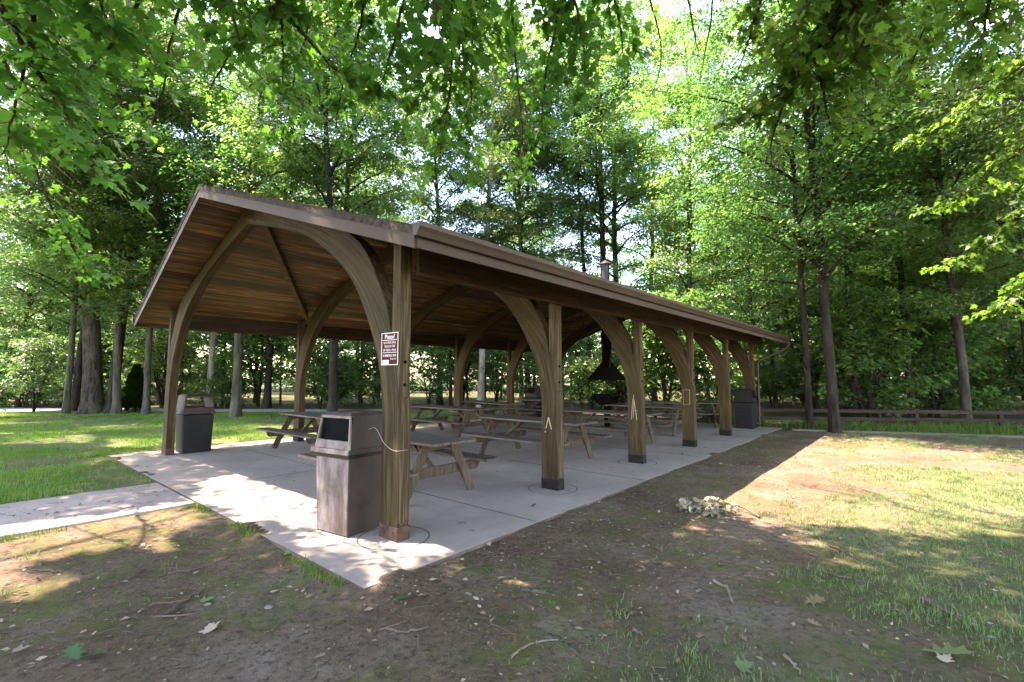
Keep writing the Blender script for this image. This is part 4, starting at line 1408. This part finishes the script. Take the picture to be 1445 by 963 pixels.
# -- near maple boughs drooping into the top of the picture
def maple(name, seed, trunk_at, trunk_r, boughs, label, extra, leaf=0.105):
    g = np.random.default_rng(seed)
    r = thing(name, label, 'tree', (trunk_at[0], trunk_at[1], -0.05))
    o0 = np.array([trunk_at[0], trunk_at[1], -0.05])
    tb = Tubes()
    top = 8.5
    tb.add([(0, 0, -0.1), (0.05, 0.02, 1.2), (0.02, 0.1, 3.2), (0.1, 0.15, 5.5), (0.15, 0.25, top), (0.2, 0.3, 11)], [trunk_r * 1.5, trunk_r, trunk_r * .9, trunk_r * .75, trunk_r * .45, 0.03], 14)
    P_, D_, T_ = [], [], []
    for q, pts in enumerate(boughs):
        pts = np.array(pts)
        s0 = pts[0] + np.array([0, 0, 0.25])
        a0 = np.array([trunk_at[0] + 0.1, trunk_at[1] + 0.15, min(7.6, pts[0][2] + 1.3)])
        lim = bez([a0, a0 * 0.55 + s0 * 0.45 + np.array([0, 0, 1.1]), s0 + (s0 - pts[1]) * 0.5, pts[0]], 10)
        tb.add(np.array(lim) - o0, np.linspace(0.034, 0.017, 11), 7)
        path = np.array(crv([tuple(p) for p in pts], 8))
        path += np.cumsum(g.normal(0, 0.006, path.shape), 0)
        tb.add(path - o0, np.linspace(0.017, 0.004, len(path)), 6)
        path = np.concatenate([np.array(lim)[5:-1], path])       # leafy from half way along the limb
        Ln = np.concatenate([[0], np.cumsum(np.linalg.norm(np.diff(path, axis=0), axis=1))])
        nt_ = max(6, int(Ln[-1] / 0.06))
        for k in range(nt_):
            s = (k + 0.6) / nt_ * Ln[-1]
            bp = np.array([np.interp(s, Ln, path[:, c]) for c in range(3)])
            d0 = np.array([np.interp(min(s + .1, Ln[-1]), Ln, path[:, c]) for c in range(3)]) - bp
            d0 /= np.linalg.norm(d0) + 1e-6
            sa = g.uniform(0, 2 * PI)
            sl = g.uniform(0.28, 0.72) * (1.15 - 0.5 * k / nt_)
            dr = np.array([math.cos(sa), math.sin(sa), 0]) * 0.9 + d0 * 0.55 + np.array([0, 0, g.uniform(-0.25, 0.1)])
            e = bp + dr / np.linalg.norm(dr) * sl
            md = (bp + e) / 2 + np.array([0, 0, 0.05])
            tb.add(np.array([bp, md, e]) - o0, [0.005, 0.0035, 0.0018], 4)
            nl_ = int(sl / 0.04) + 2
            f = g.random(nl_)[:, None]
            pp = bp * (1 - f) ** 2 + 2 * md * f * (1 - f) + e * f * f + g.normal(0, 1, (nl_, 3)) * np.array([0.07, 0.07, 0.03])
            aa = sa + g.normal(0, 0.9, nl_)
            P_.append(pp)
            D_.append(np.stack([np.cos(aa), np.sin(aa), -0.5 - 0.5 * g.random(nl_)], 1))
            T_.append(np.clip(g.random() * 0.6 + g.random(nl_) * 0.4, 0, 1))
    P = np.concatenate(P_)
    D = np.concatenate(D_)
    T = np.concatenate(T_)
    kk = keep_leaf(P, g)
    P, D, T = P[kk], D[kk], T[kk]
    V_, Fq = leaf_shape(P - o0, D, leaf, g)
    me = mesh_np('crown', V_, Fq, T)
    me.materials.append(M['leaf_over'])
    link(bpy.data.objects.new('crown', me), r)
    link(bpy.data.objects.new('trunk', tb.mesh('trunk', M['twig'])), r)

def bough(*p):
    return [sky_point(x, y, d) for x, y, d in p]
L1 = [bough((52, -30, 3.0), (45, 60, 3.2), (28, 150, 3.3), (2, 222, 3.4)),
      bough((215, -25, 3.6), (165, 45, 3.8), (118, 102, 4.0), (100, 150, 4.1)),
      bough((45, 95, 3.2), (75, 140, 3.4), (112, 190, 3.5), (134, 245, 3.6)),
      bough((392, -30, 3.8), (394, 60, 4.0), (399, 145, 4.2)),
      bough((392, 5, 3.8), (340, 55, 4.0), (283, 135, 4.3)),
      bough((395, 10, 3.9), (450, 70, 4.2), (505, 120, 4.5)),
      bough((690, -30, 4.2), (640, 50, 4.4), (600, 110, 4.7), (575, 150, 4.9)),
      bough((575, -25, 4.0), (556, 60, 4.2), (533, 130, 4.5)),
      bough((664, -30, 4.8), (667, 70, 5.0), (668, 150, 5.2), (664, 215, 5.4)),
      bough((640, 35, 4.6), (632, 130, 4.9), (620, 235, 5.2)),
      bough((795, -30, 4.4), (782, 60, 4.6), (771, 130, 4.9), (768, 195, 5.1)),
      bough((800, -30, 4.0), (820, 45, 4.2), (826, 115, 4.5)),
      bough((520, -30, 4.4), (505, 50, 4.8), (480, 120, 5.2), (470, 190, 5.6)),
      bough((120, -30, 4.2), (85, 60, 4.6), (70, 150, 5.0), (60, 230, 5.4)),
      bough((260, -30, 4.6), (235, 60, 5.0), (215, 150, 5.4), (190, 215, 5.7)),
      bough((320, -40, 3.4), (330, 20, 3.5), (345, 70, 3.7)),
      bough((720, -30, 5.6), (728, 90, 6.0), (740, 190, 6.4), (735, 250, 6.6)),
      bough((860, -30, 5.0), (872, 50, 5.3), (880, 105, 5.6)),
      bough((455, -40, 5.5), (430, 60, 6.0), (410, 150, 6.4), (400, 200, 6.6)),
      bough((20, -30, 4.4), (5, 80, 4.8), (-30, 180, 5.2), (-40, 300, 5.6)),
      bough((140, -40, 3.0), (150, 20, 3.1), (165, 60, 3.3)),
      bough((600, -40, 3.4), (610, 10, 3.5), (620, 60, 3.7)),
      bough((30, 150, 5.6), (60, 260, 6.0), (95, 330, 6.4), (130, 390, 6.8))]
maple('maple_tree', 61, (-3.2, -2.4), 0.22, L1, 'maple behind the camera whose boughs droop across the top left and middle of the picture', 0)
L2 = [bough((1235, -30, 4.0), (1160, 70, 4.4), (1075, 160, 5.0), (1030, 190, 5.4)),
      bough((1195, 30, 4.3), (1208, 90, 4.6), (1220, 150, 4.9)),
      bough((1150, 85, 4.5), (1160, 150, 4.8), (1178, 200, 5.1)),
      bough((1110, 120, 4.8), (1085, 200, 5.2), (1090, 235, 5.4)),
      bough((1320, -30, 4.4), (1300, 50, 4.8), (1275, 130, 5.2)),
      bough((1080, -30, 4.6), (1060, 50, 5.0), (1040, 110, 5.4)),
      bough((1400, -30, 4.0), (1390, 40, 4.3), (1370, 100, 4.7)),
      bough((960, -40, 5.2), (975, 30, 5.5), (985, 70, 5.8)),
      bough((905, -40, 6.5), (925, 40, 7.0), (930, 100, 7.5), (915, 140, 8.0)),
      bough((1010, -40, 6.2), (1000, 50, 6.8), (985, 120, 7.4)),
      bough((870, -40, 7.0), (850, 50, 7.6), (845, 120, 8.2)),
      bough((1160, -30, 3.6), (1130, 20, 3.8), (1100, 70, 4.1)),
      bough((1260, -40, 3.6), (1230, 30, 3.9), (1205, 80, 4.2)),
      bough((1500, 150, 7.0), (1430, 220, 7.6), (1370, 270, 8.2), (1310, 300, 8.8)),
      bough((1500, 230, 7.0), (1440, 300, 7.5), (1390, 350, 8.0), (1330, 375, 8.5)),
      bough((1510, 330, 7.0), (1450, 400, 7.4), (1410, 440, 7.8)),
      bough((1500, 60, 6.6), (1420, 110, 7.2), (1350, 170, 7.8), (1290, 200, 8.4))]
maple('maple_tree', 62, (5.2, -2.6), 0.22, L2, 'maple behind the camera whose dark boughs droop across the top right of the picture', 0)

# ------------------------------------------------------------------ grass
def blades(P, h, wd, g, lean=0.5):
    n = len(P)
    a = g.uniform(0, 2 * PI, n)
    S = np.stack([np.cos(a), np.sin(a), 0 * a], 1)
    la = g.uniform(0, 2 * PI, n)
    Ld = np.stack([np.cos(la), np.sin(la), 0 * la], 1) * (h * lean * g.random(n))[:, None]
    hh = (h * g.uniform(0.5, 1.2, n))[:, None]
    wv = (wd * g.uniform(0.7, 1.3, n))[:, None]
    z = np.array([0, 0, 1.0])
    v0, v1 = P - S * wv / 2, P + S * wv / 2
    m0, m1 = P + z * hh * 0.6 + Ld * 0.35 - S * wv * 0.35, P + z * hh * 0.6 + Ld * 0.35 + S * wv * 0.35
    tp = P + z * hh * 0.92 + Ld
    V_ = np.stack([v0, v1, m1, m0, tp], 1).reshape(-1, 3)
    base = np.arange(n)[:, None] * 5
    return V_, base + np.array([0, 1, 2, 3]), base + np.array([3, 2, 4])
def grass_obj(name, P, h, wd, g, mat, tint, label, lean=0.5):
    V_, q, t = blades(P, h, wd, g, lean)
    me = mesh_np(name, V_, [q, t], np.concatenate([tint, tint]))
    me.materials.append(mat)
    o = link(bpy.data.objects.new(name, me))
    return tag(o, label, 'grass', None, 'stuff')
g2 = np.random.default_rng(12)
n = 330000
x, y = g2.uniform(-26, -2, n), 5.5 + g2.random(n) ** 1.4 * 16.7
u_, v_ = to_uv(x, y)
dens = np.clip((fbm(x, y, 0.7) - 0.43) * 7, 0.06, 1)
k = lawn_mask(x, y) & (np.abs(x) < y * 1.15 + 1) & (g2.random(n) < dens) & ~((u_ > -19) & (u_ < 0) & (v_ < 5.68)) & ~((v_ < SW + 0.06) & (u_ > -0.02) & (u_ < SL))
x, y = x[k], y[k]
P = np.stack([x, y, ground_z(x, y) - 0.005], 1)
grass_obj('grass', P, 0.058 + 0.035 * fbm(x, y, 1.1), 0.009, g2, M['grass'], np.clip(fbm(x, y, 0.6) * 0.9 + g2.random(len(P)) * 0.4 - 0.1, 0, 1), 'short green lawn grass left of the shelter and path')
# thin tufts on the worn ground right of the shelter
def tufts(n, xr, yr, dens, per, spread, g, ok):
    x, y = g.uniform(*xr, n), g.uniform(*yr, n)
    k = (g.random(n) < dens(x, y)) & ok(x, y)
    x, y = x[k], y[k]
    c = np.repeat(np.arange(len(x)), g.integers(per[0], per[1], len(x)))
    X = x[c] + g.normal(0, spread, len(c))
    Y = y[c] + g.normal(0, spread, len(c))
    return X, Y
def okr(x, y):
    u_, v_ = to_uv(x, y)
    return (np.abs(x) < y * 1.15 + 0.6) & (y < 15.2 - (x - 9) * 0.22) & ((v_ < -0.25) | (u_ < -0.15))
def dr(x, y):
    u_, v_ = to_uv(x, y)
    far = np.clip((-v_ - 1.1) / 2.4, 0, 1) * np.clip((u_ + 1.2) / 2.0, 0, 1)
    n1 = np.clip((fbm(x + 5, y + 2, 0.9) - 0.44) * 6, 0, 1)
    return np.clip(far * n1 * 0.8 + 0.012 * n1, 0, 1)
X, Y = tufts(15000, (-5, 18), (1.6, 15), dr, (9, 26), 0.05, g2, okr)
P = np.stack([X, Y, ground_z(X, Y) - 0.004], 1)
grass_obj('grass', P, 0.045 + 0.04 * g2.random(len(P)), 0.0062, g2, M['grass_dry'], np.clip(g2.random(len(P)) * 0.7 + fbm(X, Y, 0.8) * 0.5 - 0.1, 0, 1), 'thin pale green grass tufts on the worn ground right of the shelter', 0.9)
def dt(x, y):
    return np.clip(tuft_density(x, y) * 1.1 + 0.02 * np.clip((fbm(x + 3, y, 0.8) - 0.45) * 6, 0, 1), 0, 1)
X, Y = tufts(42000, (-5, 18), (1.6, 15), dt, (6, 14), 0.09, g2, okr)
P = np.stack([X, Y, ground_z(X, Y) - 0.004], 1)
grass_obj('grass', P, 0.018 + 0.022 * g2.random(len(P)), 0.0045, g2, M['grass_dry'], np.clip(g2.random(len(P)) * 0.8 + fbm(X, Y, 0.8) * 0.5 - 0.15, 0, 1), 'very short worn turf between the taller tufts on the right', 1.2)
# fringe along the path and slab edge
t = g2.random(1900)
uu = -t * 9
vv = 3.80 - np.abs(g2.normal(0, 0.07, len(t)))
keepf = vnoise(uu, uu * 0, 1.3) > 0.33
e1 = np.array([loc(a, b_) for a, b_ in zip(uu[keepf], vv[keepf])])
uu2 = -0.03 - np.abs(g2.normal(0, 0.05, 700))
vv2 = g2.uniform(0.2, 3.8, 700)
kf = vnoise(vv2, vv2 * 0 + 3, 2.2) > 0.55
e2 = np.array([loc(a, b_) for a, b_ in zip(uu2[kf], vv2[kf])])
P = np.concatenate([e1, e2])
P[:, 2] = ground_z(P[:, 0], P[:, 1]) - 0.004
grass_obj('grass', P, 0.06 + 0.05 * g2.random(len(P)), 0.007, g2, M['grass'], g2.random(len(P)) * 0.8, 'fringe of taller grass along the path and slab edge', 0.9)
# weeds behind the kerb by the fence
n = 16000
x, y = g2.uniform(8, 20, n), g2.uniform(11, 16.5, n)
k = (y > 14.9 - (x - 8.62) * 0.325) & (y < 16.3 - (x - 8) * 0.18)
x, y = x[k], y[k]
P = np.stack([x, y, ground_z(x, y)], 1)
grass_obj('weeds', P, 0.20 + 0.22 * g2.random(len(P)), 0.016, g2, M['grass'], g2.random(len(P)) * 0.6, 'low green weeds growing at the foot of the fence', 0.9)

# ------------------------------------------------------------------ litter
OAK = np.array([(0, 0), (0.10, 0.10), (0.06, 0.22), (0.30, 0.30), (0.12, 0.42), (0.38, 0.58), (0.15, 0.64), (0.26, 0.84), (0.08, 0.86), (0, 1.0),
                (-0.08, 0.86), (-0.26, 0.84), (-0.15, 0.64), (-0.38, 0.58), (-0.12, 0.42), (-0.30, 0.30), (-0.06, 0.22), (-0.10, 0.10)])
def litter(n, xr, yr, size, g, dens):
    x, y = g.uniform(*xr, n), yr[0] + (yr[1] - yr[0]) * g.random(n) ** 1.5
    k = dens(x, y)
    x, y = x[k], y[k]
    u_, v_ = to_uv(x, y)
    onp = (u_ > 0) & (u_ < SL) & (v_ > 0) & (v_ < SW)
    onpath = (u_ < 0) & (u_ > -18) & (v_ > 3.86) & (v_ < 5.62)
    z = np.where(onp, 0.006, np.where(onpath, 0.002, ground_z(x, y) + 0.010))
    P = np.stack([x, y, z], 1)
    a = g.uniform(0, 2 * PI, len(P))
    D = np.stack([np.cos(a), np.sin(a), g.uniform(-0.02, 0.25, len(P))], 1)
    return P, D
def ld_(x, y):
    u_, v_ = to_uv(x, y)
    onp = (u_ > -0.05) & (u_ < SL) & (v_ > -0.02) & (v_ < SW)
    near_edge = np.exp(-np.maximum(-v_, 0) / 0.5) * (v_ < 0) * (u_ > 0)
    pr = np.where(onp, 0.02, 0.30 + 0.75 * near_edge) * np.where((u_ < 0) & (v_ > 5.6), 0.3, 1)
    return (np.random.default_rng(1).random(len(x)) < pr * np.clip((fbm(x, y, 1.3) - 0.25) * 2.5, 0, 1)) & (np.abs(x) < y * 1.12 + 0.5)
P, D = litter(70000, (-9, 13), (1.5, 13), 0.05, g2, ld_)
V_, Fq = leaf_quads(P, D, 0.022 + 0.04 * g2.random(len(P)) ** 3, g2, 0.35, 0.5)
me = mesh_np('fallen_leaves', V_, Fq, g2.random(len(P)))
me.materials.append(M['dead_leaf'])
o = link(bpy.data.objects.new('fallen_leaves', me))
tag(o, 'small dead leaf scraps and chips littering the bare earth', 'leaf litter', None, 'stuff')
# twig crumbs
tb = Tubes()
P, D = litter(11000, (-8, 11), (1.5, 9), 0.05, g2, lambda x, y: ld_(x, y))
for p, d in zip(P, D):
    ln = g2.uniform(0.03, 0.16)
    d = d / np.linalg.norm(d)
    q = p + d * ln * 0.5 + np.array([g2.normal(0, .008), g2.normal(0, .008), 0.004])
    e = p + np.array([d[0], d[1], d[2] * .3]) * ln
    tb.add(np.array([p, q, e]), [0.0032, 0.0030, 0.0015], 4)
o = link(bpy.data.objects.new('debris', tb.mesh('debris', M['stick'])))
tag(o, 'broken twig crumbs scattered over the bare earth', 'twigs', None, 'stuff')

def gpt(px, py, z=-0.05):
    a = (px - 722.5) / F_PX
    b_ = -(py - 481.5) / F_PX
    c, s = math.cos(PITCH), math.sin(PITCH)
    r = np.array([a, c - b_ * s, s + b_ * c])
    t = (z - 1.6) / r[2]
    p = np.array([0, 0, 1.6]) + r * t
    return np.array([p[0], p[1], gz(p[0], p[1])])

def stick(label, pxs, r0, mat='stick', forks=(), name='stick', cat='stick', seed=0):
    g = np.random.default_rng(seed + 900)
    pts = [gpt(*p) + np.array([0, 0, r0 * 0.8 + 0.004]) for p in pxs]
    path = np.array(crv([tuple(p) for p in pts], 5))
    path[1:-1] += g.normal(0, 0.006, path[1:-1].shape)
    path[:, 2] = np.maximum(path[:, 2], ground_z(path[:, 0], path[:, 1]) + r0 * 0.6)
    base = path[0].copy()
    tb = Tubes()
    tb.add(path - base, np.linspace(r0, r0 * 0.45, len(path)), 7)
    for fk in forks:
        fp = np.array([gpt(*p) + np.array([0, 0, r0 * 0.8 + 0.015]) for p in fk])
        tb.add(fp - base, np.linspace(r0 * 0.6, r0 * 0.3, len(fp)), 6)
    o = link(bpy.data.objects.new(name, tb.mesh(name, M[mat])))
    o.location = base
    tag(o, label, cat)
    return o
stick('slightly curved grey stick between grass tufts beside the sunlit patch', [(1170, 768), (1200, 783), (1232, 797)], 0.013, seed=1)
stick('short dark stout stick lying in the grass at the right side', [(1301, 849), (1325, 862), (1357, 881)], 0.017, seed=2)
stick('pale curved piece of bark on the mossy earth', [(1007, 820), (1025, 832), (1034, 853)], 0.014, 'stick_pale', seed=3)
stick('long thin twig lying below the curved grey stick', [(1160, 806), (1190, 815), (1232, 823)], 0.008, seed=4)
stick('forked branch lying on the earth in front of the left slab edge', [(232, 868), (262, 845), (290, 828)], 0.013, 'stick', [[(216, 852), (240, 851), (268, 846)], [(215, 871), (260, 870), (282, 866)]], 'fallen_branch', 'branch', 5)
stick('thin twig left of the forked branch', [(155, 828), (190, 812), (205, 800)], 0.008, seed=6)
stick('long brown twig above the forked branch', [(238, 808), (270, 803), (302, 794)], 0.010, seed=7)
stick('small bent twig right of the forked branch', [(372, 893), (390, 885), (404, 870)], 0.007, seed=8)
stick('long bark-covered stick in a heap of leaf scraps near the middle', [(545, 893), (575, 896), (604, 889)], 0.011, 'stick', [[(535, 898), (560, 889), (575, 884)]], seed=9)
stick('long bleached twig in the lower right corner grass', [(1107, 928), (1120, 942), (1131, 955)], 0.010, 'stick_pale', seed=10)
stick('thin stick lying across the dirt on the far left', [(40, 808), (65, 806), (88, 808)], 0.010, seed=11)
stick('curved root-like twig beside the mossy lump', [(720, 935), (745, 915), (800, 905)], 0.009, 'stick_pale', seed=12)
stick('short grey stick on the earth right of the mossy lump', [(895, 892), (905, 900), (912, 907)], 0.011, seed=13)
stick('thin twig near the right edge of the earth', [(905, 757), (920, 765), (932, 770)], 0.007, seed=14)

# mossy exposed roots
def root(label, pxs, r0, seed):
    g = np.random.default_rng(seed)
    tb = Tubes()
    base = gpt(*pxs[0][0])
    for line in pxs:
        pts = np.array([gpt(*p) for p in line])
        path = np.array(crv([tuple(p) for p in pts], 6))
        path += np.cumsum(g.normal(0, 0.004, path.shape), 0)
        rr = r0 * np.interp(np.linspace(0, 1, len(path)), [0, 0.3, 1], [0.5, 1, 0.25]) * g.uniform(0.8, 1.25, len(path))
        tb.add(path - base + np.array([0, 0, -0.012]), rr, 9)
    o = link(bpy.data.objects.new('exposed_root', tb.mesh('exposed_root', M['bark_moss'])))
    o.location = base
    tag(o, label, 'root')
root('mossy exposed root in a spot of sunlight in front of the slab', [[(706, 824), (742, 832), (772, 838), (793, 845)]], 0.034, 3)
root('mossy exposed root lower down on the earth, with grass tufts around it', [[(765, 898), (790, 905), (812, 918)]], 0.030, 8)

# single leaves worth pointing at
def one_leaf(label, px, py, size, shape, mat, tint, rz, seed, on=None, name='fallen_leaf', curl=-0.10):
    g = np.random.default_rng(seed)
    V_, Fq = leaf_shape(np.zeros((1, 3)), np.array([[math.cos(rz), math.sin(rz), 0.05]]), size, g, shape, 0.12, curl)
    me = mesh_np(name, V_, Fq, [tint])
    me.materials.append(M[mat])
    o = link(bpy.data.objects.new(name, me))
    p = gpt(px, py, -0.05 if on is None else on)
    if on is not None: p[2] = on
    p[2] += 0.012
    o.location = p
    tag(o, label, 'leaf')
one_leaf('big pale green lobed leaf in the lower right grass', 1300, 922, 0.21, OAK, 'fresh_leaf', 0.95, -0.5, 1)
one_leaf('greyish dead leaf just below the big lobed leaf', 1330, 938, 0.13, MAPLE, 'dead_leaf', 0.9, 0.4, 2)
one_leaf('bright green leaf at the bottom edge right of the middle', 1042, 946, 0.11, MAPLE, 'fresh_leaf', 0.8, 0.3, 3)
one_leaf('pale green maple leaf caught on the forked branch', 285, 848, 0.14, MAPLE, 'fresh_leaf', 1.0, 1.0, 4)
one_leaf('dark green leaf spray at the bottom left', 112, 932, 0.20, OAK, 'fresh_leaf', 0.15, 2.6, 5)
one_leaf('second dark green leaf crossing the spray at the bottom left', 108, 930, 0.18, OAK, 'fresh_leaf', 0.2, 0.3, 6)
one_leaf('pale dry leaf on the earth left of the dark leaf spray', 18, 920, 0.12, MAPLE, 'dead_leaf', 0.8, 0.7, 7)
one_leaf('silvery dead leaf below the forked branch', 297, 890, 0.11, MAPLE, 'dead_leaf', 1.0, 2.2, 8)
one_leaf('small green leaf on the earth in front of the slab corner', 560, 853, 0.10, MAPLE, 'fresh_leaf', 0.25, 0.2, 9)
one_leaf('pale oak leaf lying against the right edge of the slab', 692, 774, 0.14, OAK, 'dead_leaf', 0.95, 2.0, 10)
one_leaf('tan curled leaf with a stem near the lower middle left', 442, 934, 0.11, OAK, 'dead_leaf', 0.7, 0.3, 11)
one_leaf('green leaf lying on the concrete between the first two posts', 750, 717, 0.13, OAK, 'fresh_leaf', 0.4, 0.9, 12, 0.0)
one_leaf('pale leaf hanging on the left slab edge', 400, 787, 0.15, OAK, 'fresh_leaf', 0.95, 1.2, 13)
one_leaf('brown curled oak leaf in the grass tufts', 1135, 851, 0.15, OAK, 'dead_leaf', 0.35, 0.2, 14)
one_leaf('second brown oak leaf below the curled one in the tufts', 1160, 884, 0.13, OAK, 'dead_leaf', 0.45, 2.5, 15)
one_leaf('reddish brown leaf near the mossy root', 705, 865, 0.10, MAPLE, 'dead_leaf', 0.2, 0.5, 16)

# wilted leafy branch
def wilted():
    g = np.random.default_rng(33)
    r = thing('fallen_branch', 'fallen branch with a heap of wilted pale leaves at the tip of the sunlit patch', 'branch', gpt(1005, 722))
    o0 = np.array(r.location)
    tb = Tubes()
    main = np.array([gpt(1072, 731) + (0, 0, 0.02), gpt(1050, 722) + (0, 0, 0.05), gpt(1032, 722) + (0, 0, 0.09), gpt(1010, 722) + (0, 0, 0.10), gpt(975, 728) + (0, 0, 0.03)])
    tb.add(np.array(crv([tuple(p) for p in main], 5)) - o0, np.linspace(0.012, 0.005, 21), 6)
    P, D = [], []
    ctrl = [(0.0, 0.02), (-0.12, -0.02), (0.08, -0.08), (-0.05, -0.14), (-0.22, 0.0), (0.10, 0.03), (-0.30, 0.03)]
    for cx, cy_ in ctrl:
        e = np.array([cx, cy_, 0.10])
        tb.add(np.array([main[3] - o0, (main[3] - o0 + e) / 2 + (0, 0, .04), e]), [0.006, 0.005, 0.003], 5)
        m = 34
        P.append(e + g.normal(0, 1, (m, 3)) * np.array([0.075, 0.06, 0.035]))
        a = g.uniform(0, 2 * PI, m)
        D.append(np.stack([np.cos(a), np.sin(a), g.uniform(-0.9, 0.3, m)], 1))
    P, D = np.concatenate(P), np.concatenate(D)
    P[:, 2] = np.maximum(P[:, 2], 0.02)
    V_, Fq = leaf_shape(P, D, 0.095, g, OAK, 0.7, 0.3)
    V_[:, 2] = np.maximum(V_[:, 2], -0.004)
    me = mesh_np('leaves', V_, Fq, g.random(len(P)))
    me.materials.append(M['pale_leaf'])
    link(bpy.data.objects.new('leaves', me), r)
    link(bpy.data.objects.new('twig', tb.mesh('twig', M['stick'])), r)
wilted()

# stones
def stone(label, px, py, s_, seed):
    bm = bmesh.new()
    bmesh.ops.create_icosphere(bm, subdivisions=2, radius=1.0)
    g = np.random.default_rng(seed)
    for v_ in bm.verts:
        k = 0.8 + 0.4 * g.random()
        v_.co = Vector((v_.co.x * s_ * k * 1.3, v_.co.y * s_ * k, v_.co.z * s_ * k * 0.7))
    me = bpy.data.meshes.new('stone')
    bm.to_mesh(me)
    bm.free()
    me.materials.append(M['stone'])
    o = link(bpy.data.objects.new('stone', me))
    o.location = gpt(px, py) + np.array([0, 0, s_ * 0.3])
    tag(o, label, 'stone')
stone('small brown stone on bare earth right of the forked branch', 379, 855, 0.022, 1)
stone('pale pebble near the right edge of the slab', 984, 833, 0.012, 2)
